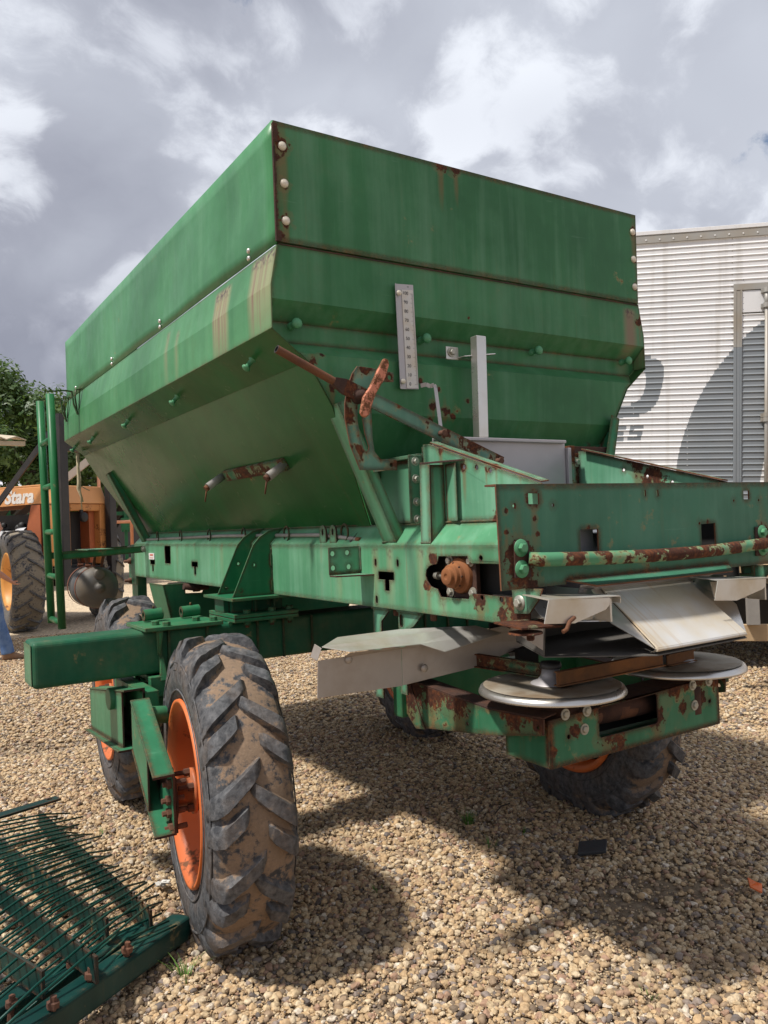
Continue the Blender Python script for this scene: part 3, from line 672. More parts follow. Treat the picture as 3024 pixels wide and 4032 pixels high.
# ---- frame rails
RZ0, RZ1 = 1.220, 1.466
def T(y, z, w=.11, h=.03, sw=.030, sd=.048):     # T slot, top-left corner at y (front), z
    a = y; b_ = y-w; m0 = y-w*.41; m1 = m0-sw
    return [(a, z), (a, z-h), (m0, z-h), (m0, z-h-sd), (m1, z-h-sd), (m1, z-h), (b_, z-h), (b_, z)]
def slot(y, z, w, h, n=6):
    r = w/2; return [(y+r*math.cos(a), z+h/2-r+r*math.sin(a)) for a in (PI*k/n for k in range(n+1))]+[(y+r*math.cos(a), z-h/2+r+r*math.sin(a)) for a in (PI+PI*k/n for k in range(n+1))]
def disk(y, z, r, n=12): return [(y+r*math.cos(2*PI*k/n), z+r*math.sin(2*PI*k/n)) for k in range(n)]
CUT = [(1.80, 1.306), (1.852, 1.306), (2.050, 1.307), (2.070, 1.303), (2.076, 1.288), (2.232, 1.286), (2.242, 1.300), (2.250, 1.313), (2.272, 1.316), (2.292, 1.322), (2.310, 1.338), (2.318, 1.356), (2.312, 1.378), (2.294, 1.392), (2.272, 1.397), (2.250, 1.400), (2.241, 1.412), (2.236, 1.427), (2.075, 1.430), (2.068, 1.416), (2.055, 1.406), (1.92, 1.407), (1.80, 1.410)]
H = [T(5.731, 1.351), T(4.836, 1.356), T(2.636, 1.362, .11, .030, .030, .042), [(5.385, 1.440), (5.378, 1.335), (5.262, 1.335), (5.256, 1.452), (5.375, 1.453)],
     slot(2.654, 1.397, .013, .028), slot(2.497, 1.398, .013, .028), slot(2.656, 1.251, .013, .030), disk(2.005, 1.425, .0085), disk(2.008, 1.296, .008), disk(1.912, 1.295, .0085), CUT]
for s in (0, 1):
    f = (lambda x: x) if s == 0 else mx; mb = MB(); d = 1 if s == 0 else -1
    mb.plate([(f(1.645), 1.785, RZ0), (f(1.645), 6.15, RZ0), (f(1.645), 6.15, RZ1), (f(1.645), 1.785, RZ1)], [[(f(1.645), y, z) for y, z in h] for h in H], (.006*d, 0, 0), 0, 1)
    mb.prism([(f(1.6452), 1.785, RZ1+.0005), (f(1.722), 1.785, 1.5455), (f(1.722), 1.785, 1.5405), (f(1.6512), 1.785, RZ1-.006)], (0, 4.36, 0), 0, 0)
    mb.box((min(f(1.652), f(1.70)), 1.79, RZ0), (max(f(1.652), f(1.70)), 6.148, RZ0+.006), 0)
    rail = obj('frame_rail', mb, [M['rail'], M['rust_dark']], spr, bevel=.003)
    if s == 0: rail_l = rail
    # bearing behind the cut-out
    sd = -1 if s == 0 else 1
    hb = MB(); hb.box((min(f(1.672), f(1.690)), 2.065, 1.285), (max(f(1.672), f(1.690)), 2.232, 1.430), 0)
    c = Vector((f(1.672), 2.145, 1.362))
    hb.lathe([(0, .062), (.012, .060), (.020, .046), (.034, .045), (.036, .040), (.050, .040), (.052, .030), (.066, .029), (.068, .010), (.064, .008), (.064, 0)], c, (sd, 0, 0), 28, 1, True)
    for k in range(8): a = 2*PI*k/8; hb.tube([c+Vector((sd*.030, .044*math.cos(a), .044*math.sin(a))), c+Vector((sd*.036, .044*math.cos(a), .044*math.sin(a)))], .004, 6, 0)
    hou = obj('bearing_housing', hb, [M['rust_dark'], M['rust_orange']], rail, bevel=.002)
    for y, z in ((2.205, 1.412), (2.090, 1.412), (2.205, 1.304), (2.083, 1.306)):
        mb = MB(); mb.hexbolt((f(1.671), y, z), (sd, 0, 0), .0125, .013); obj('bearing_bolt', mb, M['bolt'], rail)
    mb = MB(); mb.tube([(f(1.668), 2.262, 1.357), (f(1.668), 2.225, 1.355)], .006, 8); mb.lathe([(0, .014), (.02, .013), (.021, 0)], (f(1.668), 2.268, 1.357), (0, 1, 0), 8, 0); obj('tension_screw', mb, M['bolt'], rail)
    if s == 0:
        mb = MB(); mb.plate([(1.640, 5.747, 1.356), (1.640, 5.616, 1.356), (1.640, 5.616, 1.401), (1.640, 5.747, 1.401)], [], (.0035, 0, 0)); mb.box((1.639, 5.64, 1.383), (1.6402, 5.715, 1.393), 1); mb.box((1.639, 5.64, 1.366), (1.6402, 5.725, 1.369), 1)
        obj('warning_sticker', mb, [M['white'], M['red_print']], rail)
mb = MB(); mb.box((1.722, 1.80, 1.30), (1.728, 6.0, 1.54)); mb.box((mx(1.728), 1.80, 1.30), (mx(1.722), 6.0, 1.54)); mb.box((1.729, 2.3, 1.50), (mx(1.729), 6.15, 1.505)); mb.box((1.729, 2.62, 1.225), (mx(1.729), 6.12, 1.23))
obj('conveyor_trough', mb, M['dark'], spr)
mb = MB(); mb.box((1.80, 1.93, 1.485), (2.64, 2.60, 1.490)); mb.box((1.80, 2.0, 1.245), (2.64, 2.6, 1.25)); mb.lathe([(0, .0), (.001, .12), (.839, .12), (.84, 0)], (1.80, 2.05, 1.367), (1, 0, 0), 28)
obj('conveyor_belt', mb, M['belt'], spr)
mb = MB(); mb.plate([(1.84, 1.835, 1.39), (1.985, 1.835, 1.39), (1.985, 1.835, 1.515), (1.84, 1.835, 1.515)], [], (0, .004, 0)); obj('belt_scraper', mb, M['scraper'], spr)
mb = MB(); mb.plate([(2.47, 1.85, 1.46), (2.545, 1.85, 1.47), (2.525, 1.85, 1.535), (2.46, 1.85, 1.53)], [], (0, .02, 0)); obj('scraper_arm', mb, M['wood_grey'], spr)
mb = MB(); mb.tube([(1.60+.02, 2.145, 1.362), (2.82, 2.145, 1.362)], .02, 12); obj('conveyor_shaft', mb, M['rust'], spr)
# cross members at the front of the frame, drawbar box and leg
mb = MB(); mb.box((1.652, 6.06, 1.225), (2.792, 6.15, 1.46)); obj('cross_member', mb, M['axle'], spr, bevel=.004)
mb = MB(); mb.box((1.652, 4.4, 1.24), (2.792, 4.5, 1.42)); obj('cross_member', mb, M['axle'], spr, bevel=.004)
mb = MB(); mb.plate([(1.515, 5.0, 1.215), (2.929, 5.0, 1.215), (2.85, 5.0, .95), (1.57, 5.0, .95)], [[(1.655, 5.0, 1.194), (1.655, 5.0, 1.150), (1.765, 5.0, 1.146), (1.780, 5.0, 1.184)]], (0, .008, 0)); mb.prism([(1.515, 5.0, 1.215), (1.57, 5.0, .95), (1.562, 5.0, .95), (1.507, 5.0, 1.215)], (0, .30, 0)); mb.prism([(2.929, 5.0, 1.215), (2.85, 5.0, .95), (2.858, 5.0, .95), (2.937, 5.0, 1.215)], (0, .30, 0))
obj('gearbox_guard', mb, M['gusset'], spr, bevel=.003)
mb = MB(); mb.tube([(1.62, 4.93, 1.20), (1.70, 4.93, 1.185), (1.78, 4.93, 1.19)], .022, 10); mb.lathe([(0, .03), (.04, .03), (.04, 0)], (1.68, 4.92, 1.19), (1, 0, 0), 12); obj('drive_joint', mb, M['rust_dark'], spr)
for s in (0, 1):
    f = (lambda x: x) if s == 0 else mx; mb = MB()
    mb.box((min(f(1.66), f(1.73)), 6.14, .60), (max(f(1.66), f(1.73)), 6.30, 1.46)); mb.box((min(f(1.655), f(1.663)), 6.152, 1.15), (max(f(1.655), f(1.663)), 6.36, 1.36)); leg = obj('front_leg', mb, M['axle'], spr, bevel=.004)
    for z in (1.18, 1.33):
        mb = MB(); mb.lathe([(0, .022), (.02, .020), (.021, .012), (.05, .012), (.051, 0)], (f(1.655), 6.30, z), (-1 if s == 0 else 1, 0, 0), 12); obj('leg_bolt', mb, M['bolt_rust'], leg)
# hang plates and under-frame lugs
for s in (0, 1):
    f = (lambda x: x) if s == 0 else mx; d = 1 if s == 0 else -1
    mb = MB(); mb.plate([(f(1.662), 2.715, 1.219), (f(1.662), 2.585, 1.219), (f(1.662), 2.655, 1.165), (f(1.662), 2.66, .86), (f(1.662), 2.715, .86)], [], (.007*d, 0, 0), 0, 1); obj('hanger_plate', mb, [M['tail'], M['rust_dark']], spr)
    mb = MB(); mb.plate([(f(1.662), 2.532, 1.219), (f(1.662), 2.365, 1.219), (f(1.662), 2.43, 1.165), (f(1.662), 2.485, 1.14), (f(1.662), 2.49, .9), (f(1.662), 2.532, .9)], [[(f(1.662), y, z) for y, z in slot(2.512, 1.178, .022, .05)]], (.007*d, 0, 0), 0, 1); obj('hanger_plate', mb, [M['tail'], M['rust_dark']], spr)
    for y in (2.34, 2.585): mb = MB(); mb.hexbolt((f(1.69), y, 1.219), (0, 0, -1), .013, .03); obj('under_bolt', mb, M['bolt_rust'], spr)

# ---- four-hole bracket with lugs and the marker rod in its rings
mb = MB(); mb.plate([(1.6445, 2.768, 1.352), (1.500, 2.768, 1.352), (1.500, 2.768, 1.462), (1.6445, 2.768, 1.462)], [[(x, 2.768, z) for x, z in disk(xx, zz, .0105)] for xx, zz in ((1.518, 1.437), (1.518, 1.380), (1.585, 1.438), (1.590, 1.381))], (0, .006, 0), 0, 1)
mb.prism([(1.6445, 2.768, 1.3515), (1.500, 2.768, 1.3515), (1.500, 2.72, 1.3515), (1.6445, 2.665, 1.3515)], (0, 0, -.006), 0, 1)
obj('drilled_bracket', mb, [M['tail'], M['rust_dark']], spr, bevel=.0015)
for y0 in (3.10, 3.008):
    mb = MB(); X0 = 1.652
    outl = [(X0, y0-.030, 1.470), (X0, y0+.030, 1.470)]+[(X0, y0+.030*math.cos(a), 1.522+.030*math.sin(a)) for a in (PI*k/10 for k in range(11))]
    mb.plate(outl, [[(X0, y, z) for y, z in slot(y0, 1.522, .015, .028)]], (.008, 0, 0), 0, 1); obj('lug_plate', mb, [M['rail'], M['rust_dark']], spr, bevel=.0015)
mb = MB(); mb.tube([(1.672, 5.895, 1.496), (1.676, 4.4, 1.513), (1.674, 3.14, 1.508), (1.668, 2.83, 1.488)], .0095, 10); mb.tube([(1.668, 2.83, 1.488), (1.668, 2.80, 1.486)], .010, 10, 1); obj('marker_rod', mb, [M['grey_rod'], M['rust']], spr)
for y in (5.61, 5.10, 4.57, 4.037, 3.50, 2.93):
    mb = MB(); mb.tube([(1.668+.006*math.cos(a), y+.040*math.cos(a), 1.517+.036*math.sin(a)) for a in (2*PI*k/18 for k in range(19))], .0048, 6, 0, False); obj('rod_ring', mb, M['axle'], spr)
mb = MB(); mb.add([(1.655, 2.86, 1.475), (1.66, 2.84, 1.50), (1.668, 2.825, 1.516), (1.66, 2.85, 1.49), (1.65, 2.865, 1.482)], [(0,1,2,3,4)]); obj('tape_scrap', mb, M['print'], spr, solid=.002)

# ---- braces from rail to hopper
def channel(mb, p, q, w, d, t, nrm, side, m=0, ms=1):
    """C section from p to q: web faces nrm, flanges run along -nrm"""
    p, q, nrm, side = (Vector(v) for v in (p, q, nrm, side)); nrm.normalize(); ax = (q-p).normalized(); side = (side-ax*side.dot(ax)).normalized()
    for a, b_ in (((-w/2, 0), (w/2, -t)), ((-w/2, -t), (-w/2+t, -d)), ((w/2-t, -t), (w/2, -d))):
        vs = [c+side*x+nrm*y for c in (p, q) for x, y in ((a[0], a[1]), (b_[0], a[1]), (b_[0], b_[1]), (a[0], b_[1]))]
        mb.add(vs, [(0,1,5,4),(1,2,6,5),(2,3,7,6),(3,0,4,7)], m); mb.add(vs, [(0,3,2,1),(4,5,6,7)], ms)
for s in (0, 1):
    f = (lambda x: x) if s == 0 else mx; d = 1 if s == 0 else -1
    mb = MB(); channel(mb, (f(1.652), 2.555, 1.474), (f(1.452), 2.615, 2.00), .092, .05, .006, (-d*.92, -.10, -.36), (0, -1, 0)); obj('hopper_brace', mb, [M['gusset'] if s else M['rail'], M['rust_dark']], spr, bevel=.0015)
    mb = MB(); channel(mb, (f(1.658), 5.93, 1.478), (f(1.420), 5.98, 1.99), .085, .05, .006, (-d*.90, .05, -.43), (0, -1, 0)); obj('hopper_brace', mb, [M['gusset'], M['axle']], spr, bevel=.0015)
    mb = MB(); mb.bar((f(1.80), 2.78, 1.545), (f(1.60), 2.64, 1.90), .05, .006, (0, -1, 0), 0, 1); obj('stiffener', mb, [M['gusset'], M['rust_dark']], spr)

# ---- tail plates, post guard, flange
for s in (0, 1):
    xp = 1.72 if s == 0 else 2.66; y0 = 2.41 if s == 0 else 2.52; d = 1 if s == 0 else -1; k = 1 if s == 0 else -1
    mb = MB(); ol = [(xp, y0, 1.546), (xp, 1.79, 1.546), (xp, 1.79, 1.655), (xp, y0-.04, 1.836), (xp, y0, 1.838)]
    hs = [[(xp, y, z) for y, z in disk(yy, zz, .008)] for yy, zz in (((2.17, 1.735), (2.10, 1.728), (2.03, 1.712)) if s == 0 else ((2.27, 1.735), (2.15, 1.70), (2.03, 1.668)))]
    mb.plate(ol, hs, (.006*d, 0, 0), 0, 1)
    mb.prism([(xp, y0-.045, 1.838), (xp, 1.79, 1.657), (xp+.034*d, 1.79, 1.660), (xp+.034*d, y0-.045, 1.841)], (0, 0, .006), 0, 1)
    tp = obj('tail_plate', mb, [M['tail'], M['rust']], spr, bevel=.004)
    if s == 0:
        mb = MB(); mb.box((1.655, y0+.002, 1.545), (1.718, y0+.008, 1.80)); mb.box((1.72, y0+.002, 1.545), (1.84, y0+.008, 1.83)); mb.box((1.72, y0+.01, 1.546), (1.726, 2.74, 1.79)); mb.box((1.70, y0+.01, 1.79), (1.86, 2.66, 1.805))
        obj('tail_flange', mb, M['tail'], spr, bevel=.003)
        for z in (1.775, 1.71, 1.625, 1.56):
            mb = MB(); mb.hexbolt((1.685, y0+.001, z), (0, -1, 0), .011, .012); obj('flange_bolt', mb, M['bolt'], tp)
    else:
        mb = MB(); mb.box((2.605, y0+.004, 1.56), (2.655, y0+.010, 1.83)); mb.box((2.655, y0-.012, 1.555), (2.668, y0+.03, 1.83)); mb.box((2.665, y0+.05, 1.835), (2.93, y0+.09, 1.868), 1); mb.box((2.57, 2.49, 1.55), (2.602, 2.56, 1.86)); obj('tail_flange', mb, [M['lever'], M['rust_dark']], spr, bevel=.003)
        for x, z in ((2.618, 1.80), (2.645, 1.79)):
            mb = MB(); mb.hexbolt((x, y0+.003, z), (0, -1, 0), .014, .012); obj('flange_bolt', mb, M['bolt'], tp)
mb = MB(); mb.plate([(1.650, 2.345, 1.470), (1.650, 2.283, 1.470), (1.650, 2.275, 1.752), (1.650, 2.336, 1.757)], [], (.006, 0, 0), 0, 1); mb.plate([(1.6565, 2.281, 1.478), (1.718, 2.281, 1.545), (1.718, 2.281, 1.752), (1.6565, 2.281, 1.752)], [], (0, .006, 0), 0, 1); mb.plate([(1.650, 2.336, 1.757), (1.718, 2.29, 1.762), (1.718, 2.16, 1.757), (1.650, 2.275, 1.754)], [], (0, 0, .006), 1); mb.plate([(1.718, 2.275, 1.548), (1.700, 2.19, 1.548), (1.700, 2.19, 1.752), (1.718, 2.275, 1.752)], [], (.004, 0, 0), 0)
obj('post_guard', mb, [M['tail'], M['rust_dark']], spr, bevel=.0015)

# ---- slide gate, its bar, the scale plate
mb = MB(); mb.plate([(1.835, 2.50, 1.56), (2.552, 2.50, 1.56), (2.552, 2.50, 1.884), (1.835, 2.50, 1.876)], [], (0, .006, 0)); mb.box((1.835, 2.478, 1.868), (2.54, 2.4995, 1.882)); mb.box((2.554, 2.485, 1.56), (2.575, 2.53, 1.85)); obj('slide_gate', mb, M['galv'], spr, bevel=.004)
mb = MB(); mb.prism([(2.070, 2.50, 1.884), (2.118, 2.50, 1.884), (2.126, 2.50, 2.304), (2.076, 2.50, 2.304)], (0, .040, 0)); obj('gate_bar', mb, M['steel'], spr, bevel=.004)
mb = MB(); mb.box((1.985, 2.588, 2.215), (2.048, 2.593, 2.268)); mb.prism([(2.046, 2.587, 2.222), (2.05, 2.55, 2.222), (2.155, 2.478, 2.226), (2.172, 2.53, 2.232), (2.10, 2.587, 2.226)], (0, 0, .005)); gb = obj('gate_bracket', mb, M['steel'], spr, bevel=.0015)
mb = MB(); mb.hexbolt((2.012, 2.587, 2.245), (0, -1, 0), .013, .014); obj('bracket_bolt', mb, M['bolt'], gb)
a0 = math.radians(-.3); mb = MB(); mb.plate([(1.748, 2.583, 2.077), (1.836, 2.583, 2.081), (1.828, 2.583, 2.499), (1.742, 2.583, 2.493)], [[(x, 2.583, z) for x, z in disk(1.803, 2.488, .003)]], (0, .003, 0), 0)
mb.prism([(1.748, 2.583, 2.077), (1.742, 2.583, 2.493), (1.736, 2.574, 2.493), (1.742, 2.574, 2.077)], (.003, .001, 0), 0)
scale = obj('scale_plate', mb, M['galv'], spr)
mb = MB(); mb.plate([(1.777, 2.5805, 2.082), (1.833, 2.5805, 2.084), (1.825, 2.5805, 2.477), (1.770, 2.5805, 2.472)], [], (0, .0022, 0)); obj('printed_strip', mb, M['ruler'], scale)
mb = MB()
for k in range(101):
    z = 2.098+.362*k/100; x1 = 1.831-.008*(k/100); L_ = .006 if k % 5 else (.010 if k % 10 else .014); mb.box((x1-L_, 2.5797, z-.0004), (x1, 2.5803, z+.0004))
for k in range(11): put_text(mb, str(k*10), .019, (1.794-.007*k/10, 2.5800, 2.098+.362*k/10), (1, 0, 0), (0, 0, 1), 0, depth=.0004)
obj('scale_print', mb, M['print'], scale)
for z, x in ((2.455, 1.752), (2.105, 1.756)):
    mb = MB(); mb.dome((x, 2.5735, z), (0, -1, 0), .011, .008); obj('dome_bolt', mb, M['dome'], scale)
mb = MB(); P_ = [(1.840, 2.575, 2.094), (1.862, 2.566, 2.099), (1.880, 2.566, 2.092), (1.896, 2.56, 2.098), (1.902, 2.56, 2.088), (1.903, 2.53, 1.885)]
for p, q in zip(P_, P_[1:]): mb.bar(p, q, .016, .003, (0, 1, 0.2))
obj('gate_pointer', mb, M['galv'], spr)
mb = MB(); mb.box((1.79, 2.56, 1.93), (1.87, 2.602, 1.936)); mb.box((1.79, 2.596, 1.936), (1.87, 2.602, 1.965)); obj('wall_bracket', mb, M['lever'], spr)

# ---- quadrant lever
def ys(pts, y): return [(x, y, z) for x, z in pts]
outl = [(1.474, 2.122), (1.540, 2.119), (1.630, 2.108), (1.630, 2.074), (1.560, 2.070), (1.534, 2.045), (1.527, 1.95), (1.527, 1.86), (1.534, 1.812), (1.560, 1.785), (1.630, 1.784), (1.630, 1.745), (1.470, 1.745), (1.432, 1.835), (1.414, 1.93), (1.416, 1.985), (1.430, 2.045), (1.452, 2.095)]
arc_o = [(1.512-.047*math.sin(PI*t/12)**1.0+.018*t/12*0, 2.03-.21*t/12) for t in range(13)]
slt = [(1.486, 2.035), (1.470, 1.985), (1.466, 1.93), (1.474, 1.87), (1.490, 1.822), (1.500, 1.812), (1.510, 1.818), (1.511, 1.828), (1.496, 1.88), (1.489, 1.93), (1.492, 1.98), (1.506, 2.03)]
mb = MB(); mb.plate(ys(outl, 2.450), [ys(slt, 2.450), ys(disk(1.612, 2.090, .009), 2.450), ys(disk(1.605, 1.765, .008), 2.450)], (0, .007, 0), 0, 1); quad = obj('quadrant_plate', mb, [M['lever'], M['rust']], spr, bevel=.0012)
for z_, y_ in ((2.09, 2.60), (1.765, 2.63)): mb = MB(); mb.bar((1.585, 2.46, z_), (1.585, y_, z_), .04, .006, (1,0,0)); obj('quadrant_arm', mb, M['lever'], quad)
mb = MB(); A = Vector((1.147, 2.432, 2.152)); B = Vector((1.365, 2.438, 2.058)); Cc = Vector((2.130, 2.438, 1.772)); mb.pipe(A, B, .0145, .0105, 18, 2, 3); dr = (Cc-B).normalized()
mb.loft([[B+Vector((0, y, 0))*w+Vector((.36, 0, .93))*h for y, h in ((-.012, -.014), (.012, -.014), (.012, .014), (-.012, .014))] for w, h in ((1, 1),)]+[[B+dr*.05+Vector((0, y, 0))+Vector((.36, 0, .93))*h for y, h in ((-.005, -.030), (.005, -.030), (.005, .030), (-.005, .030))]], 1, False)
mb.bar(B+dr*.05, Cc, .008, .058, (.36, 0, .93), 0, 1)
lev = obj('gate_lever', mb, [M['lever'], M['rust_dark'], M['rust'], M['dark']], spr, bevel=.001)
for p in ((1.822, 1.885), (2.10, 1.782)):
    mb = MB(); mb.tube([(p[0], 2.445, p[1]), (p[0], 2.405, p[1])], .011, 10); mb.tube([(p[0]-.018*math.cos(a), 2.412, p[1]-.012*math.sin(a)) for a in (PI*k/8 for k in range(13))], .002, 5); mb.tube([(p[0]+.016, 2.414, p[1]+.012), (p[0]-.012, 2.41, p[1]-.02)], .002, 5); obj('lever_pin', mb, M['bolt_rust'], lev)
hp = [(1.556, 2.146), (1.571, 2.142), (1.575, 2.125), (1.556, 2.075), (1.512, 2.012), (1.500, 1.985), (1.482, 1.938), (1.470, 1.928), (1.456, 1.932), (1.448, 1.945), (1.462, 2.000), (1.492, 2.04), (1.532, 2.11)]
mb = MB(); mb.plate(ys(hp, 2.392), [], (0, .018, 0)); obj('locking_handle', mb, M['handle'], quad, bevel=.004)
mb = MB(); mb.lathe([(0, .030), (.014, .030), (.016, .018), (.040, .018), (.042, 0)], (1.468, 2.449, 2.012), (0, -1, 0), 16); obj('handle_boss', mb, M['rust_dark'], quad)

# ---- rear bumper plate and bar
BY = 1.782
def bp(pts): return [(x, BY, z) for x, z in pts]
holes = [[(1.656, 1.591), (1.700, 1.590), (1.700, 1.623), (1.656, 1.624)], disk(1.597, 1.587, .0055), disk(1.757, 1.586, .0055), slot(2.186, 1.618, .009, .024), slot(2.251, 1.617, .009, .024),
         [(2.741, 1.588), (2.777, 1.588), (2.777, 1.620), (2.741, 1.620)], disk(2.679, 1.584, .0045), disk(2.836, 1.583, .0045), [(1.870, 1.425), (1.952, 1.425), (1.952, 1.505), (1.870, 1.506)], [(2.480, 1.415), (2.562, 1.415), (2.561, 1.505), (2.480, 1.503)], disk(2.471, 1.506, .005)]
mb = MB(); mb.plate(bp([(1.536, 1.338), (1.800, 1.338), (1.800, 1.352), (2.63, 1.352), (2.63, 1.338), (2.912, 1.338), (2.912, 1.652), (1.530, 1.652)]), [bp(h) for h in holes], (0, .006, 0), 0, 1)
mb.box((1.530, BY+.0065, 1.6465), (2.912, BY+.052, 1.6525), 1)
mb.prism([(1.80, BY, 1.3525), (2.63, BY, 1.3525), (2.55, 1.710, 1.334), (1.86, 1.710, 1.334)], (0, .003, -.005), 0, 1)
bum = obj('bumper_plate', mb, [M['bumper'], M['rust']], spr, bevel=.0022)
for s in (0, 1):
    f = (lambda x: x) if s == 0 else mx
    mb = MB(); mb.plate([(f(1.584), 1.7735, 1.372), (f(1.648), 1.7735, 1.372), (f(1.646), 1.7735, 1.482), (f(1.586), 1.7735, 1.482)], [], (0, .008, 0)); pl_ = obj('bar_base_plate', mb, M['rust_dark'], bum, bevel=.002)
    for z in (1.461, 1.398):
        mb = MB(); mb.lathe([(0, .027), (.003, .026), (.003, 0)], (f(1.610), 1.773, z), (0, -1, 0), 20); mb.hexbolt((f(1.610), 1.770, z), (0, -1, 0), .0155, .014, washer=False); obj('bar_bolt', mb, M['bolt_green'], bum)
    mb = MB(); d = 1 if s == 0 else -1; mb.plate([(f(1.634), 1.850, 1.335), (f(1.634), 1.716, 1.340), (f(1.634), 1.735, 1.305), (f(1.634), 1.776, 1.262), (f(1.634), 1.842, 1.258)], [], (.007*d, 0, 0), 0, 1); tb = obj('corner_tab', mb, [M['tail'], M['rust']], spr, bevel=.0015)
    mb = MB(); mb.lathe([(0, .024), (.003, .023), (.003, 0)], (f(1.6335), 1.815, 1.293), (-d, 0, 0), 18); mb.hexbolt((f(1.6305), 1.815, 1.293), (-d, 0, 0), .0145, .012, washer=False); obj('tab_bolt', mb, M['bolt'], tb)
path = [(1.632, 1.765, 1.428)]+[(1.66+(2.80-1.66)*k/16, 1.742-.030*math.sin(PI*k/16), 1.424-.012*math.sin(PI*k/16)-.004*k/16) for k in range(17)]+[(2.822, 1.765, 1.420)]
mb = MB(); mb.tube(path, .0215, 20, rr=[.020]+[.0215+.0012*mnoise.noise(Vector((k*.9, 0, 0))) for k in range(17)]+[.020]); obj('bumper_bar', mb, M['bar'], spr)

# ---- axle beam, clamp, mounts
BA, BB, BZ0, BZ1 = 3.662, 3.872, .897, 1.097
mb = MB(); mb.box((.535, BA, BZ0), (3.91, BB, BZ1)); beam = obj('axle_beam', mb, M['axle'], spr, bevel=.022, seg=4)
mb = MB(); mb.box((.5325, BA+.012, BZ0+.012), (.5345, BB-.012, BZ1-.012)); obj('beam_cap', mb, M['bogie'], beam)
for s in (0, 1):
    f = (lambda x: x) if s == 0 else mx
    def bx(mb, a, b_, m=0): mb.box((min(f(a[0]), f(b_[0])), a[1], a[2]), (max(f(a[0]), f(b_[0])), b_[1], b_[2]), m)
    mb = MB(); bx(mb, (1.00, 3.600, 1.0995), (1.37, 3.93, 1.118)); cl = obj('clamp_plate', mb, M['gusset'], beam, bevel=.003)
    for x in (1.065, 1.25):
        mb = MB(); mb.pipe((f(x), 3.86, 1.150), (f(x+.092), 3.86, 1.153), .028, .016, 20, 0, 1); mb.tube([(f(x+.05), 3.86, 1.176), (f(x+.05), 3.86, 1.194)], .005, 6); obj('pipe_socket', mb, [M['gusset'], M['axle']], cl)
    for x, y in ((1.075, 3.70), (1.105, 3.625), (1.27, 3.70), (1.335, 3.64)):
        mb = MB(); mb.lathe([(0, .019), (.017, .019), (.019, .015), (.019, 0)], (f(x), y, 1.1185), (0, 0, 1), 6, 0, False); obj('clamp_bolt', mb, M['gusset'], cl)
    for x in (1.075, 1.115, 1.30): mb = MB(); bx(mb, (x, 3.640, .93), (x+.010, 3.661, 1.0985)); obj('clamp_rib', mb, M['axle'], beam)
    mb = MB(); mb.prism([(f(1.055), 3.605, 1.099), (f(1.085), 3.605, 1.099), (f(1.078), 3.64, .985), (f(1.068), 3.64, .985)], (0, .02, 0)); obj('clamp_fin', mb, M['gusset'], beam, bevel=.003); mb = MB(); mb.prism([(f(1.065), 3.61, .87), (f(1.100), 3.61, .87), (f(1.092), 3.64, .975), (f(1.078), 3.64, .975)], (0, .02, 0)); bx(mb, (1.02, 3.615, .80), (1.14, 3.655, .893)); bx(mb, (1.03, 3.64, .866), (1.13, 3.892, .890)); bx(mb, (1.02, 3.88, .80), (1.14, 3.90, 1.095))
    obj('clamp_strap', mb, M['gusset'], beam, bevel=.004)
    mt = MB()
    for z0, z1 in ((1.099, 1.117), (1.1195, 1.1375)): bx(mt, (1.425, 3.595, z0), (1.765, 3.945, z1))
    fl = obj('mount_flange', mt, M['gusset'], beam, bevel=.002)
    for x, y in ((1.455, 3.88), (1.50, 3.625), (1.63, 3.62), (1.73, 3.63), (1.71, 3.90)):
        mb = MB(); mb.lathe([(0, .019), (.018, .019), (.020, .015), (.020, 0)], (f(x), y, 1.138), (0, 0, 1), 6, 0, False); mb.tube([(f(x), y, 1.14), (f(x), y, 1.08)], .009, 8); mb.lathe([(0, .019), (.016, .019), (.017, .010), (.028, .010), (.028, 0)], (f(x), y, 1.098), (0, 0, -1), 6, 0, False); obj('flange_bolt', mb, M['gusset'], fl)
    mb = MB(); bx(mb, (1.455, 3.70, 1.138), (1.725, 3.90, 1.204)); bx(mb, (1.425, 3.735, 1.138), (1.454, 3.86, 1.204)); bx(mb, (1.56, 3.66, 1.138), (1.572, 3.699, 1.204)); bx(mb, (1.66, 3.66, 1.138), (1.672, 3.699, 1.204)); obj('mount_block', mb, M['axle'], beam, bevel=.002)
    mb = MB(); bx(mb, (1.405, 3.565, 1.2045), (1.70, 3.965, 1.2185)); mp = obj('mount_plate', mb, M['gusset'], beam, bevel=.002)
    for y, x0 in ((3.63, 1.432), (3.87, 1.448)):
        ol = [(x0, 1.219), (x0+.115, 1.468), (x0+.150, 1.506), (x0+.20, 1.535), (1.716, 1.548), (1.642, 1.470), (1.642, 1.219)]
        mb = MB(); mb.plate([(f(x), y, z) for x, z in ol], [[(f(x), y, z) for x, z in disk(*q, .0075)] for q in ((x0+.045, 1.247), (x0+.118, 1.370))], (0, .009, 0)); mb.box((min(f(1.633), f(1.641)), y-.010, 1.24), (max(f(1.633), f(1.641)), y-.001, 1.29)); mb.box((min(f(1.633), f(1.641)), y-.010, 1.36), (max(f(1.633), f(1.641)), y-.001, 1.42))
        obj('mount_gusset', mb, M['gusset'], mp, bevel=.0015)
    for x in (1.56, 1.70, 1.86): mb = MB(); bx(mb, (x, 3.648, .90), (x+.010, 3.661, 1.095)); obj('beam_rib', mb, M['axle'], beam)
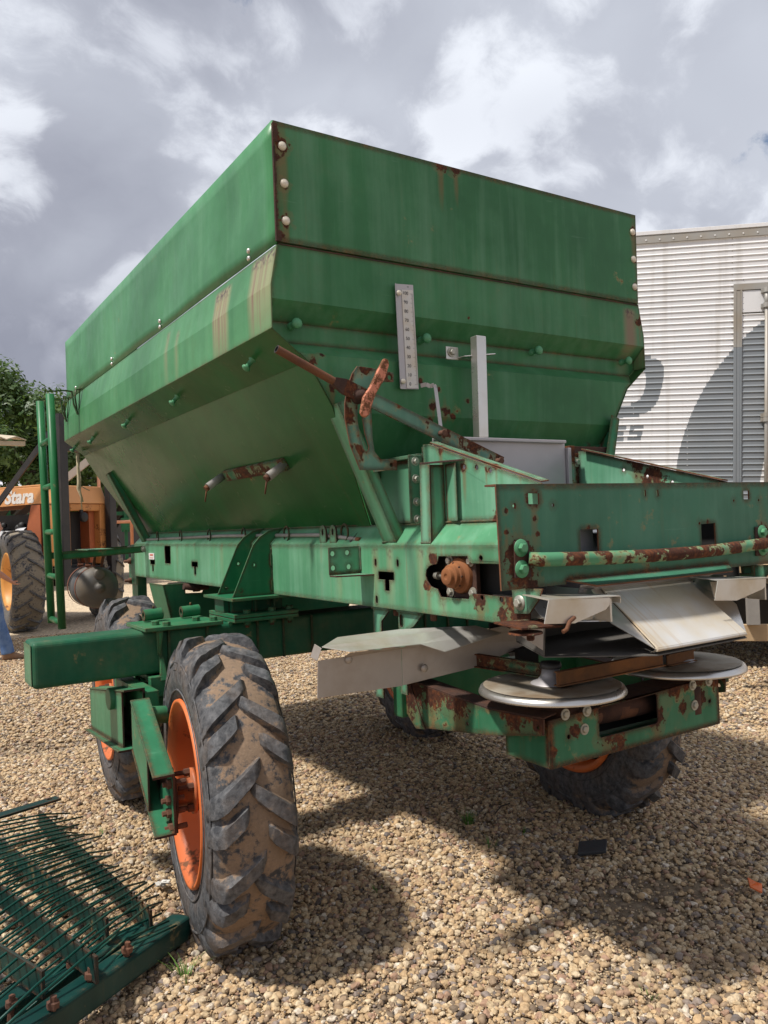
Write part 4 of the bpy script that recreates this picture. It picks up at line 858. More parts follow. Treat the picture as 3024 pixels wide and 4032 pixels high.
mb = MB(); mb.tube([(1.78, 4.3, 1.2), (1.77, 4.3, 1.0), (1.74, 4.28, .8)], .012, 8); mb.tube([(1.81, 4.3, 1.2), (1.80, 4.3, 1.0), (1.78, 4.28, .8)], .012, 8); obj('hydraulic_hose', mb, M['blue'], spr)

# ---- bogie beams and wheels
def lofted_box(mb, secs, m=0):   # sections ((y,x0,x1,z0,z1)...)
    mb.loft([[(x0, y, z0), (x1, y, z0), (x1, y, z1), (x0, y, z1)] for y, x0, x1, z0, z1 in secs], m, False)
def bogie(dx, flip):
    def X(x): return (2*(1.17)-x if flip else x)+dx
    def bx(mb, a, b_, m=0): mb.box((min(X(a[0]), X(b_[0])), a[1], a[2]), (max(X(a[0]), X(b_[0])), b_[1], b_[2]), m)
    # rear arm: C section open outward, closed by a cover plate that stops short of the hub
    mb = MB(); P0 = (2.850, .800, .880, .455, .675); P1 = (3.31, .848, .928, .660, .868)
    def pt(t, u, v): return (X((P0[1]+(P1[1]-P0[1])*t)+(P0[2]-P0[1])*u), P0[0]+(P1[0]-P0[0])*t, (P0[3]+(P1[3]-P0[3])*t)*(1-v)+(P0[4]+(P1[4]-P0[4])*t)*v)
    def slab(u0, u1, v0, v1, t0=0., t1=1., m=0, me=1):
        vs = [pt(t, u, v) for t in (t0, t1) for u, v in ((u0, v0), (u1, v0), (u1, v1), (u0, v1))]
        mb.add(vs, [(0,1,5,4),(1,2,6,5),(2,3,7,6),(3,0,4,7)], m); mb.add(vs, [(0,3,2,1),(4,5,6,7)], me)
    slab(0, 1, .962, 1.0); slab(0, 1, 0, .038); slab(.9, 1, .040, .960); slab(.04, .12, .040, .960, .27, .999)
    arm = obj('bogie_rear_arm', mb, [M['bogie'], M['rust_dark']], spr, bevel=.003)
    # front arm
    mb = MB(); P0 = (3.42, .852, .940, .632, .890); P1 = (4.62, .965, 1.053, .470, .700)
    slab(0, 1, .968, 1.0); slab(-.35, 1, 0, .032); slab(.9, 1, .034, .966); slab(.03, .11, .034, .966, .07, 1.)
    fa = obj('bogie_front_arm', mb, [M['bogie'], M['rust_dark']], spr, bevel=.003)
    mb = MB(); bx(mb, (.93, 3.42, .66), (1.0, 3.90, .87)); mb.tube([(X(.86), 3.74, .80), (X(1.13), 3.74, .80)], .05, 20); mb.lathe([(0, .075), (.014, .075), (.014, 0)], (X(1.005), 3.74, .80), (1 if not flip else -1, 0, 0), 20)
    mb.tube([(X(.90), 3.30, .80), (X(1.06), 3.36, .77)], .036, 16)
    mb.prism([(X(1.06), 3.66, .70), (X(1.11), 3.66, .70), (X(1.12), 3.63, .89), (X(1.05), 3.63, .89)], (0, .19, 0)); bx(mb, (1.135, 3.66, .70), (1.155, 3.85, .894))
    obj('bogie_pivot', mb, M['gusset'], spr, bevel=.003)
    return arm, fa, X
armL, faL, _ = bogie(0, False)
armR, faR, _ = bogie(2.222-1.17+1.052, True)

TR, TW = .562, .152      # casing radius, half width
def make_tyre():
    mb = MB(); tr = []
    prof = [(-.118, .335), (-.142, .372), (-.152, .420), (-.150, .468), (-.138, .508), (-.118, .534), (-.085, .550), (-.04, .560), (0, .562), (.04, .560), (.085, .550), (.118, .534), (.138, .508), (.150, .468), (.152, .420), (.142, .372), (.118, .335)]
    n = 96; vs = []
    for x, r in prof:
        k = .84 if abs(x) < .09 else (.70 if abs(x) < .12 else (.38 if r > .5 and abs(x) < .14 else .06))
        for i in range(n): a = 2*PI*i/n; q = r*(1+.0022*mnoise.noise(Vector((math.cos(a)*3, math.sin(a)*3, x*9)))); vs.append((x, q*math.cos(a), q*math.sin(a))); tr.append(k)
    mb.add(vs, [(i*n+k, i*n+(k+1) % n, (i+1)*n+(k+1) % n, (i+1)*n+k) for i in range(len(prof)-1) for k in range(n)], 0, True)
    # raised ribs and blocks on the sidewalls
    for sx in (-1, 1):
        for rr, w in ((.385, .004), (.492, .005)):
            xx = sx*(.1475 if rr < .4 else .1455); mb.lathe([(0, rr-w), (.0035, rr-w*.5), (.0035, rr+w*.5), (0, rr+w)], (xx, 0, 0), (sx, 0, 0), 72); tr += [.05]*(4*72)
    def casing(u):
        u = abs(u); xs = [0, .04, .085, .118, .138, .150]; rs = [.562, .560, .550, .534, .508, .468]
        for a, b_, c, d in zip(xs, xs[1:], rs, rs[1:]):
            if u <= b_: return c+(d-c)*(u-a)/(b_-a)
        return .468
    # chevron lugs, long and short by turns
    NL = 24; o = []
    for sx in (-1, 1):
        for i in range(NL):
            long_ = i % 2 == 0; a0 = 2*PI*(i+(.5 if sx > 0 else 0))/NL; u0 = -.022 if long_ else .030; jit = random.uniform(-.012, .012); secs = []; kk = []
            nseg = 10
            for j in range(nseg+1):
                t = j/nseg; u = u0+(.153-u0)*t; ang = a0+jit+(.250 if long_ else .165)*(t**.85)
                rt = .587-.008*(u/.15)**2 if u < .114 else .587-.0046-(u-.114)*1.7
                rb = casing(u)-.005; wd = (.038+.008*t)*(.62 if j == 0 else (.92 if j == 1 else 1)); wt = wd*.74; wear = .0045*mnoise.noise(Vector((i*2.1, j*1.1, sx*3)))-.002
                if j == nseg: rt = rb+.010
                if j == 0: rt = rb+.010
                ring = []
                for q, (dw, r) in enumerate(((-wd, rb), (-wd*.80, rb+(rt-rb)*.55), (-wt*.9, rt+wear), (wt*.9, rt+wear), (wd*.76, rb+(rt-rb)*.55), (wd*.95, rb))):
                    aa = ang+dw/.57; ring.append((sx*u, r*math.cos(aa), r*math.sin(aa)))
                secs.append(ring); kk += [.75, .52, .27, .27, .46, .75] if u < .13 else [.4, .25, .15, .15, .25, .4]
            mb.loft(secs, 0, True); tr += kk
    me = mb.mesh('tyre', M['tyre'], fix=False)
    b = bmesh.new(); b.from_mesh(me); bmesh.ops.recalc_face_normals(b, faces=b.faces[:]); b.to_mesh(me); b.free()
    at = me.attributes.new('tread', 'FLOAT', 'POINT'); at.data.foreach_set('value', tr[:len(me.vertices)]+[0]*(len(me.vertices)-len(tr)))
    for p in me.polygons: p.use_smooth = True
    me.set_sharp_from_angle(angle=R(55))
    return me
TY = make_tyre()
def rim_mesh(side=-1):
    mb = MB(); s = side
    mb.lathe([(s*.138, .350), (s*.150, .348), (s*.150, .336), (s*.136, .326), (s*.128, .312), (s*.110, .305), (s*.060, .298), (s*.045, .288), (s*.02, .268), (s*-.01, .235), (s*-.022, .19), (s*-.022, .12), (s*.0, .105), (s*.004, .0)], (0, 0, 0), (1, 0, 0), 64, 0, True)
    mb.lathe([(s*-.03, .30), (s*-.138, .315), (s*-.150, .345), (s*-.138, .350)], (0, 0, 0), (1, 0, 0), 64, 0, True)
    return mb
def make_wheel(loc, head, side, hub_x):
    mb = rim_mesh(side); o = obj('wheel', mb, M['orange_rim'], spr, local=True); o.location = Vector(loc)-Vector(SP); o.rotation_euler = (0, 0, -R(head))
    t = bpy.data.objects.new('tyre', TY); COL.objects.link(t); t.parent = o; t.rotation_euler = (R(random.uniform(0, 15)), 0, 0)
    mb = MB(); s = side
    mb.lathe([(s*.004, .10), (s*.03, .098), (s*.036, .07), (s*.10, .062), (s*.105, .085), (s*.118, .085), (s*.120, .052), (s*.20, .05), (s*.202, 0)], (0, 0, 0), (1, 0, 0), 32, 0, True)
    obj('hub', mb, M['orange_hub'], o, local=True)
    for k in range(8):
        a = 2*PI*(k+.3)/8; mb = MB(); c = Vector((s*-.018, .15*math.cos(a), .15*math.sin(a))); mb.lathe([(0, .020), (.006, .019), (.007, .016), (.028, .016), (.030, .010), (.055, .009), (.056, 0)], c, (s, 0, 0), 8, 0, False); obj('lug_nut', mb, M['orange_hub'], o, local=True)
    for k in range(5):
        a = 2*PI*(k+.1)/5; mb = MB(); c = Vector((s*.100, .070*math.cos(a), .070*math.sin(a))); mb.lathe([(0, .015), (.040, .015), (.042, .009), (.075, .009), (.075, 0)], c, (s, 0, 0), 6, 0, False); obj('hub_bolt', mb, M['bolt_rust'], o, local=True)
    return o
wheels = [make_wheel((1.105, 2.989, .551), 8.2, -1, 0), make_wheel((1.235, 4.80, .59), 4.5, -1, 0), make_wheel((3.20, 3.05, .55), 4.2, 1, 0), make_wheel((3.335, 4.83, .56), 4.2, 1, 0)]
# flange plates and bolts joining near arm to hub
for (xc, yc, zc), arm, sg in (((.885, 2.96, .552), armL, -1), ((3.44, 3.03, .552), armR, 1)):
    mb = MB(); mb.lathe([(0, .092), (.010, .092), (.010, 0)], (xc-sg*.012, yc, zc), (sg, 0, 0), 24); mb.box((min(xc+sg*.002, xc-sg*.008), yc-.09, zc-.10), (max(xc+sg*.002, xc-sg*.008), yc+.09, zc+.10)); obj('hub_flange', mb, M['rust_dark'], arm, bevel=.002)
    mb = MB(); mb.lathe([(0, .062), (.010, .062), (.012, .045), (.012, 0)], (xc+sg*.004, yc, zc), (sg, 0, 0), 24); obj('hub_cap', mb, M['bogie'], arm)
    for dy, dz in ((-.075, .080), (.07, .085), (-.078, -.080), (.07, -.08), (-.055, .015), (-.058, -.03)):
        mb = MB(); mb.lathe([(-.05, .010), (0, .010), (.002, .018), (.018, .018), (.020, .010), (.034, .010), (.034, 0)], (xc+sg*.006, yc+dy, zc+dz), (sg, 0, 0), 6, 0, False); obj('flange_bolt', mb, M['bolt_rust'], arm)

# ---- ladder and its water tank
mb = MB(); lx = lambda z: 1.055-.030*(z-.92)/1.61
lad = MB(); lad.tube([(lx(.92), 5.85, .905), (lx(2.53), 5.85, 2.535)], .0275, 14); lado = obj('ladder', lad, M['ladder'], spr, label='near tubular ladder rail carrying the rungs')
lr = MB(); lr.tube([(lx(.92), 6.25, .915), (lx(2.53), 6.25, 2.545)], .0275, 14); obj('ladder_rail', lr, M['ladder'], lado)
for z in (2.225, 1.905, 1.580, 1.262, .945):
    mb = MB(); mb.tube([(lx(z), 5.86, z), (lx(z), 6.24, z)], .021, 12); obj('rung', mb, M['ladder'], lado)
for y in (5.85, 6.25):
    mb = MB(); mb.bar((lx(1.4)+.02, y, 1.405), (1.65, y, 1.430), .008, .048, (0, 0, 1)); obj('ladder_bar', mb, M['ladder'], lado)
    mb = MB(); mb.hexbolt((1.635, y-.006, 1.43), (0, -1, 0), .015, .012); obj('bar_bolt', mb, M['bolt'], lado)
    mb = MB(); P_ = [(lx(2.5)-.02, y, 2.552), (1.13, y, 2.565), (1.17, y, 2.56), (1.18, y, 2.47), (1.205, y, 2.40)]
    for p, q in zip(P_, P_[1:]): mb.bar(p, q, .03, .006, (0, 0, 1) if abs(p[2]-q[2]) < .03 else (1, 0, 0))
    P2 = [(1.205, y, 2.40), (1.19, y, 2.52), (1.20, y, 2.575), (1.238, y, 2.583)]
    for p, q in zip(P2, P2[1:]): mb.bar(p, q, .03, .005, (1, 0, .2))
    mb.bar((1.225, y, 2.58), (1.212, y, 2.43), .012, .005, (1, 0, .2)); obj('ladder_hook', mb, M['ladder'], lado)
mb = MB(); mb.box((1.24, 5.84, 1.438), (1.42, 6.27, 1.444)); obj('step_plate', mb, M['rail'], lado)
mb = MB(); ty0, ty1, tc_ = 6.0, 6.42, (1.335, 0, 1.163); r_ = .150
mb.lathe([(0, 0), (.002, .03), (.012, .03), (.014, .05), (.022, .09), (.045, .125), (.075, .145), (.10, r_), (.16, r_), (.165, r_-.006), (.185, r_-.006), (.19, r_), (.34, r_), (.40, .13), (.44, .06), (.45, 0)], (1.335, 5.92, 1.163), (0, 1, 0), 40); mb.lathe([(-.012, 0), (-.012, .03), (-.008, .038), (.03, .042)], (1.335, 5.935, 1.262), (0, 1, 0), 18)
tank = obj('water_tank', mb, M['tank'], spr)
for y in (6.04, 6.30):
    mb = MB(); mb.lathe([(-.012, r_+.001), (-.012, r_+.004), (.012, r_+.004), (.012, r_+.001)], (1.335, y, 1.163), (0, 1, 0), 40)
    mb.bar((1.28, y, 1.31), (1.265, y, 1.395), .02, .005, (0, 1, 0)); mb.bar((1.375, y, 1.31), (1.39, y, 1.395), .02, .005, (0, 1, 0)); mb.lathe([(-.02, .010), (.02, .010)], (1.28, y, 1.325), (1, 0, 0), 8); obj('tank_strap', mb, M['strap'], tank)

# ---- spinners, chute, deflector, lower frame
def spinner(cx, cy, vanes):
    z = .985; mb = MB(); mb.lathe([(.002, 0), (.002, .055), (.0, .060), (-.001, .231), (-.004, .239), (-.017, .246), (-.023, .246), (-.025, .23), (-.012, .20), (-.012, 0)], (cx, cy, z), (0, 0, 1), 72); d = obj('spinner_disc', mb, [M['steel']], spr)
    mb = MB(); mb.lathe([(.0008, .229), (.0012, .228), (.0018, .06), (.0010, .06)], (cx, cy, z+.0015), (0, 0, 1), 72); obj('disc_wear_face', mb, M['disc_face'], d)
    mb = MB(); mb.lathe([(.002, .070), (.006, .066), (.014, .046), (.030, .033), (.052, .029), (.053, .0)], (cx, cy, z+.002), (0, 0, 1), 32); obj('disc_hub', mb, M['galv'], d)
    mb = MB(); mb.lathe([(.053, .036), (.062, .037), (.073, .033), (.074, 0)], (cx, cy, z+.002), (0, 0, 1), 16); obj('hub_nut', mb, M['black'], d)
    for k in range(12): a = 2*PI*k/12+.2; mb = MB(); mb.dome((cx+.239*math.cos(a), cy+.239*math.sin(a), z-.013), (math.cos(a), math.sin(a), .6), .007, .004); obj('rim_rivet', mb, M['bolt'], d)
    for p, q, h, m_ in vanes:
        mb = MB(); mb.bar(p, q, .005, h, (0, 0, 1)); mb.bar(Vector(p)+Vector((0, 0, -h/2)), Vector(q)+Vector((0, 0, -h/2)), .03, .004, (0, 0, 1)); mb.bar(Vector(p)+Vector((0, 0, h/2-.002)), Vector(q)+Vector((0, 0, h/2-.002)), .02, .004, (0, 0, 1)); obj('vane', mb, M[m_], d)
spinner(1.905, 1.975, [((1.925, 2.00, 1.022), (1.815, 2.325, 1.040), .046, 'lower'), ((1.862, 1.905, 1.018), (2.345, 1.868, 1.030), .046, 'vane')])
spinner(2.535, 1.955, [((2.41, 1.90, 1.012), (2.57, 1.905, 1.012), .04, 'vane'), ((2.55, 1.98, 1.012), (2.60, 2.28, 1.012), .04, 'vane')])
# gearboxes under the discs
mb = MB(); mb.lathe([(0, .09), (.10, .09), (.13, .06), (.16, .03), (.16, 0)], (1.905, 1.975, .80), (0, 0, 1), 20); mb.lathe([(0, .09), (.10, .09), (.13, .06), (.16, .03), (.16, 0)], (2.535, 1.955, .80), (0, 0, 1), 20); mb.tube([(1.905, 1.975, .86), (2.535, 1.955, .86)], .045, 16); obj('spinner_gearbox', mb, M['rust_dark'], spr)
# lower carrier: two arms, rear box with window
for s in (0, 1):
    f = (lambda x: x) if s == 0 else mx; d = 1 if s == 0 else -1
    mb = MB(); mb.plate([(f(1.75), 2.76, .905), (f(1.75), 2.74, .870), (f(1.75), 2.576, .748), (f(1.75), 2.135, .806), (f(1.75), 1.860, .860), (f(1.75), 1.856, .912), (f(1.75), 2.12, .897), (f(1.75), 2.60, .925)], [[(f(1.75), y, z) for y, z in disk(1.885, .882, .007)], [(f(1.75), y, z) for y, z in disk(2.245, .855, .006)], [(f(1.75), y, z) for y, z in disk(2.245, .825, .006)]], (.007*d, 0, 0), 0, 1)
    mb.prism([(f(1.7505), 2.60, .9255), (f(1.7505), 2.12, .8975), (f(1.7505), 1.856, .9125), (f(1.83), 1.88, .9125), (f(1.83), 2.12, .8975), (f(1.83), 2.60, .9255)], (0, 0, .005), 1)
    mb.prism([(f(1.758), 2.576, .749), (f(1.758), 2.135, .807), (f(1.82), 2.135, .807), (f(1.82), 2.576, .749)], (0, 0, .006), 0)
    mb.plate([(f(1.742), 2.76, .91), (f(1.742), 2.56, .746), (f(1.742), 2.50, .755), (f(1.742), 2.60, .93), (f(1.742), 2.66, 1.0), (f(1.742), 2.74, 1.0)], [], (.006*d, 0, 0), 0, 1)
    obj('carrier_arm', mb, [M['lower'], M['rust_dark']], spr, bevel=.0018)
CY = 1.868
win = [(2.012, .812), (2.020, .806), (2.302, .806), (2.310, .814), (2.310, .902), (2.302, .910), (2.022, .910), (2.012, .902)]
mb = MB(); mb.plate([(1.787, CY, .744), (2.662, CY, .744), (2.662, CY, .928), (1.787, CY, .900)], [[(x, CY, z) for x, z in win], [(x, CY, z) for x, z in disk(1.87, .835, .007)], [(x, CY, z) for x, z in disk(2.605, .838, .007)]], (0, .007, 0), 0, 1)
mb.plate([(1.787, CY+.0075, .744), (1.787, 2.085, .744), (1.787, 2.085, .815), (1.787, CY+.0075, .899)], [], (.007, 0, 0), 0, 1); mb.plate([(2.655, CY+.0075, .744), (2.655, 2.085, .744), (2.655, 2.085, .815), (2.655, CY+.0075, .92)], [], (.007, 0, 0), 0, 1)
mb.box((1.80, CY+.008, .744), (2.65, 2.08, .750)); mb.prism([(1.795, CY+.0075, .897), (2.655, CY+.0075, .924), (2.655, 2.02, .924), (1.795, 2.02, .897)], (0, 0, -.005), 1)
cab = obj('carrier_box', mb, [M['lower'], M['rust_dark']], spr, bevel=.0022)
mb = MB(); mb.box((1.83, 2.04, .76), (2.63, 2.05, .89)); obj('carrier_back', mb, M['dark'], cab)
mb = MB(); mb.lathe([(0, .030), (.04, .032), (.05, .026), (.13, .026), (.14, .036), (.22, .036), (.22, 0)], (2.05, 1.955, .855), (1, 0, 0), 18); obj('gear_shaft', mb, M['rust'], cab)
for x, z in ((1.856, .910), (1.94, .848), (1.955, .906), (2.505, .912), (2.60, .914), (2.512, .838)):
    mb = MB(); mb.hexbolt((x, CY-.001, z), (0, -1, 0), .0125, .011); obj('carrier_bolt', mb, M['bolt'], cab)
mb = MB(); mb.plate([(2.665, 2.0, .905), (2.92, 2.0, .898), (2.92, 2.0, .846), (2.665, 2.0, .866)], [[(x, 2.0, z) for x, z in disk(2.895, .874, .009)]], (0, .008, 0), 0, 1); mb.box((2.665, 2.009, .897), (2.91, 2.05, .903)); obj('side_tab', mb, [M['lower'], M['rust_dark']], spr, bevel=.0015)
# chute
ct = MB(); ct.plate([(2.006, 1.842, 1.314), (2.446, 1.842, 1.314), (2.449, 1.606, 1.134), (1.993, 1.606, 1.134)], [], (0, -.003, .004)); ct.tube([(1.993, 1.608, 1.132), (2.449, 1.608, 1.132)], .007, 10)
ct.plate([(1.992, 1.608, 1.132), (2.449, 1.608, 1.132), (2.449, 1.63, 1.122), (1.992, 1.63, 1.122)], [], (0, 0, -.002))
ch = obj('chute_slope', ct, M['chute'], spr, bevel=.003)
mb = MB(); mb.plate([(2.003, 1.842, 1.313), (1.991, 1.606, 1.133), (1.90, 1.700, 1.216), (1.925, 1.80, 1.31)], [], (.002, .001, -.003)); mb.plate([(2.450, 1.842, 1.313), (2.453, 1.606, 1.133), (2.545, 1.700, 1.216), (2.52, 1.80, 1.31)], [], (-.002, .001, -.003)); obj('chute_cheek', mb, M['steel'], ch)
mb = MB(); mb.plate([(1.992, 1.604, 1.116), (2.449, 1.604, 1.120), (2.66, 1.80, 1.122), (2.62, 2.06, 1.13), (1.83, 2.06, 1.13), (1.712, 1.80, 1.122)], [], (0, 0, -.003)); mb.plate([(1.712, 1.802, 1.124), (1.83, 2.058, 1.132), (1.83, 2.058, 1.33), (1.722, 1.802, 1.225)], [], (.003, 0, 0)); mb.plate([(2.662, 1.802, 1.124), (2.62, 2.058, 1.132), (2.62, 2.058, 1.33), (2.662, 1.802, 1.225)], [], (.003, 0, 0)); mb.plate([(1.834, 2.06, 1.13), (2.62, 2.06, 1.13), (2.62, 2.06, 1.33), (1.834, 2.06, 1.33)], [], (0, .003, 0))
obj('chute_tray', mb, M['shaded_steel'], ch)
mb = MB(); mb.plate([(1.722, 1.800, 1.226), (1.905, 1.705, 1.219), (1.927, 1.80, 1.309), (1.83, 2.055, 1.325)], [], (0, .001, .003)); obj('added_chute_shade', mb, M['steel'], ch)  # extra panel, added to keep sun out of the chute
mb = MB(); mb.plate([(1.58, 1.80, 1.222), (1.708, 1.80, 1.142), (1.725, 1.81, 1.24)], [], (0, .003, 0)); obj('chute_gusset', mb, M['deflector'], ch)
mb = MB(); mb.plate([(1.895, 1.815, 1.322), (1.895, 1.815, 1.326), (2.57, 1.815, 1.324), (2.59, 1.815, 1.318), (2.48, 1.868, 1.262), (1.92, 1.868, 1.262)], [], (0, .003, .001)); obj('chute_lip', mb, M['galv'], ch)
mb = MB(); mb.box((2.30, 1.90, 1.262), (2.56, 1.92, 1.345)); obj('white_splash_plate', mb, M['white'], ch)
# adjustable side trays with turned-down ends
for xs_, x_end, nm in ((1.580, 1.906, 0), (2.360, 2.712, 1)):
    mb = MB(); zt = 1.300; y0 = 1.655
    mb.prism([(xs_, y0, zt-.052), (xs_+.12, y0, zt-.062), (x_end-.075, y0, zt-.034), (x_end-.058, y0, zt-.022), (x_end-.055, y0, zt), (xs_+.02, y0, zt+.012)], (0, .003, 0))
    mb.prism([(xs_+.02, y0+.0005, zt+.012), (x_end-.01, y0+.0005, zt), (x_end, y0+.006, zt-.008), (x_end, y0+.09, zt-.002), (xs_+.03, y0+.12, zt+.02)], (0, 0, .003))
    mb.prism([(x_end-.034, y0+.02, zt-.006), (x_end-.026, y0+.02, zt-.006), (x_end-.026, y0+.02, zt-.078), (x_end-.034, y0+.02, zt-.076)], (0, .07, 0)); mb.prism([(xs_+.12, y0+.085, zt-.062), (x_end-.04, y0+.085, zt-.074), (x_end-.04, y0+.085, zt-.004), (xs_+.10, y0+.085, zt)], (0, .003, 0)); mb.prism([(x_end-.003, y0+.006, zt-.006), (x_end, y0+.006, zt-.006), (x_end, y0+.006, zt-.022), (x_end-.003, y0+.006, zt-.02)], (0, .08, 0))
    tr_ = obj('side_tray', mb, M['steel_dirty'], spr)
    if nm: continue
    mb = MB(); mb.tube([(xs_+.115, y0-.004, zt-.044), (xs_+.09, y0-.008, zt-.054), (xs_+.075, y0-.01, zt-.074), (xs_+.06, y0-.01, zt-.080)], .006, 8); obj('tray_hook', mb, M['rust'], tr_)
    mb = MB(); mb.prism([(xs_-.06, y0+.03, zt-.066), (xs_+.10, y0+.03, zt-.074), (xs_+.12, y0+.15, zt-.064), (xs_-.06, y0+.15, zt-.058)], (0, 0, .005)); mb.lathe([(0, .05), (.005, .05), (.005, 0)], (xs_-.01, y0+.07, zt-.085), (0, 0, 1), 16); mb.hexbolt((xs_+.0, y0+.06, zt-.087), (0, 0, -1), .012, .018); obj('tray_arm', mb, M['lever'] if nm == 0 else M['rust_dark'], tr_)
# left deflector sheet
dy = 2.28
mb = MB(); mb.plate([(1.168, dy-.012, .999), (1.175, dy-.012, 1.118), (1.508, dy+.006, 1.120), (1.508, dy+.006, .988)], [], (0, .003, 0)); mb.plate([(1.509, dy+.006, .989), (1.509, dy+.006, 1.120), (1.96, dy-.01, 1.150), (2.12, dy-.01, 1.08), (1.83, dy-.004, 1.012)], [], (0, .003, 0))
mb.plate([(1.172, dy-.013, 1.119), (1.184, dy-.02, 1.158), (1.196, dy+.05, 1.163), (1.184, dy+.06, 1.12)], [], (.003, 0, 0))
dfl = obj('deflector_sheet', mb, M['deflector'], spr, bevel=.0015)
mb = MB(); mb.plate([(1.186, dy-.022, 1.160), (1.268, dy-.06, 1.140), (1.555, dy-.045, 1.130), (1.635, dy-.075, 1.098), (1.915, dy-.05, 1.130), (1.835, dy-.0, 1.160), (1.54, dy+.06, 1.172), (1.30, dy+.08, 1.168)], [], (0, .001, .003)); obj('deflector_top', mb, M['steel_dirty'], dfl, bevel=.001)
mb = MB(); mb.plate([(1.268, dy-.06, 1.139), (1.555, dy-.045, 1.129), (1.552, dy-.010, 1.120), (1.266, dy-.016, 1.119)], [], (0, .001, -.002)); obj('deflector_flange', mb, M['deflector'], dfl)
for x, z in ((1.592, 1.040), (1.29, 1.108)):
    mb = MB(); mb.dome((x, dy-.008, z), (0, -1, 0), .014, .008); obj('deflector_bolt', mb, M['deflector'], dfl)
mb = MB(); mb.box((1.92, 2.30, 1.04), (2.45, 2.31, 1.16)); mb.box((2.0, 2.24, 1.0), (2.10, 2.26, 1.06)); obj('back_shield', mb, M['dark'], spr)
mb = MB(); mb.box((1.72, 2.62, .78), (2.72, 2.68, .94)); mb.box((1.70, 2.50, .95), (1.78, 2.62, 1.05)); obj('carrier_cross_tube', mb, M['gusset'], spr, bevel=.004)

# weld beads along the heavier joints
def weld(p, q, r, parent, mat='rail', seed=0):
    P = [Vector(p).lerp(Vector(q), k/14) for k in range(15)]; mb = MB()
    mb.tube(P, r, 7, rr=[r*(.8+.45*abs(mnoise.noise(Vector((k*1.7, seed*3.1, 0))))) for k in range(15)]); obj('weld_bead', mb, M[mat], parent)
for i, (p, q, r, m_) in enumerate((
    ((1.652, 2.345, 1.474), (1.652, 2.283, 1.474), .006, 'tail'), ((1.716, 2.40, 1.545), (1.716, 1.80, 1.545), .005, 'tail'), ((1.648, 2.600, 1.476), (1.665, 2.512, 1.485), .006, 'rail'),
    ((1.660, 2.715, 1.216), (1.660, 2.585, 1.216), .009, 'tail'), ((1.660, 2.53, 1.216), (1.660, 2.37, 1.216), .009, 'tail'), ((1.643, 3.628, 1.23), (1.643, 3.628, 1.45), .005, 'gusset'),
    ((1.644, 2.766, 1.36), (1.644, 2.766, 1.46), .006, 'tail'), ((1.05, 3.658, 1.094), (1.36, 3.658, 1.094), .006, 'gusset'), ((1.43, 3.66, 1.092), (1.46, 3.86, 1.092), .012, 'gusset'),
    ((1.716, 5.9, 1.546), (1.716, 2.9, 1.546), .005, 'rail'), ((1.785, 1.872, .90), (1.785, 1.872, .75), .004, 'lower'))): weld(p, q, r, spr, m_, i)
# ------------------------------------------------------------------ refrigerated trailer on the right
TP = Vector((6.588, 4.806, 0)); TD = Vector((.69, -.72, 0)).normalized()       # point on its side, direction to the right
rzt = math.atan2(TD.y, TD.x); TILT = R(2.6)
trl = thing('semi_trailer', (TP.x+TD.x*.07, TP.y+TD.y*.07, 2.5), 'silver corrugated box trailer with grey arc and letters behind the hopper', 'trailer', rot=(0, TILT, rzt))
ca, sa = math.cos(TILT), math.sin(TILT)
def tq(x, z): dz = z-2.5; return (x*ca-dz*sa, x*sa+dz*ca)      # levelled side coordinates -> trailer coordinates
TZ0, TZ1, TXa, TXb = -1.62, 1.745, -2.2, 7.0
c_arc = tq(1.90, 1.60); c_o = tq(-.75, 2.795); PE = tq(-.815, 2.265); PSs = tq(-.655, 2.265)
def painted(x, z):
    r = np.hypot(x-c_arc[0], z-c_arc[1]); a = (r < 2.145) & (r > 1.39)
    u = x-c_o[0]-(z-c_o[1])*.20; v = z-c_o[1]
    o = ((np.abs(u)/.44)**3.4+(np.abs(v)/.305)**3.4 < 1) & ~((np.abs(u)/.285)**3.2+(np.abs(v)/.185)**3.2 < 1)
    def glyph(P, kind):
        h = .145; u = (x-P[0]-(z-P[1])*.22)/.125; v = (z-P[1])/h; ins = (u > 0) & (u < 1) & (v > 0) & (v < 1)
        if kind == 'E': return ins & ((u < .34) | (v < .22) | (v > .78) | ((v > .39) & (v < .61) & (u < .9)))
        return ins & ((v < .22) | (v > .78) | ((v > .39) & (v < .61)) | ((u < .34) & (v > .5)) | ((u > .66) & (v < .5))) & ~((u < .08) & (v > .93)) & ~((u > .92) & (v < .07))
    return a | o | glyph(PE, 'E') | glyph(PSs, 'S')
mb_w = {}
XS = np.arange(TXa, TXb+.0001, .005); PIT = .0565
seams = [TXa, -1.58, -1.08, -.585, -.09, .395]
def rowz():
    out = []; z = TZ0
    while z < TZ1-.1:
        for dz, dy in ((0, 0), (.034, 0), (.038, -.004), (.043, -.007), (.048, -.004)): out.append((z+dz, dy))
        z += PIT
    out.append((z, 0)); return out
ROWS = rowz()
DX0, DX1 = .395, 1.9       # door
def side_panel(x0, x1, yoff=0.0, ztop=None):
    mb = MB(); xs = XS[(XS > x0+.003) & (XS < x1-.003)]; xs = np.concatenate([[x0], xs, [x1]])
    rows = [r for r in ROWS if ztop is None or r[0] < ztop]
    for (za, ya), (zb, yb) in zip(rows, rows[1:]):
        pm = painted((xs[:-1]+xs[1:])/2, (za+zb)/2); k = 0; n = len(pm)
        while k < n:
            j = k
            while j < n and pm[j] == pm[k]: j += 1
            mb.add([(xs[k], ya+yoff, za), (xs[j], ya+yoff, za), (xs[j], yb+yoff, zb), (xs[k], yb+yoff, zb)], [(0, 1, 2, 3)], int(pm[k])); k = j
    return mb
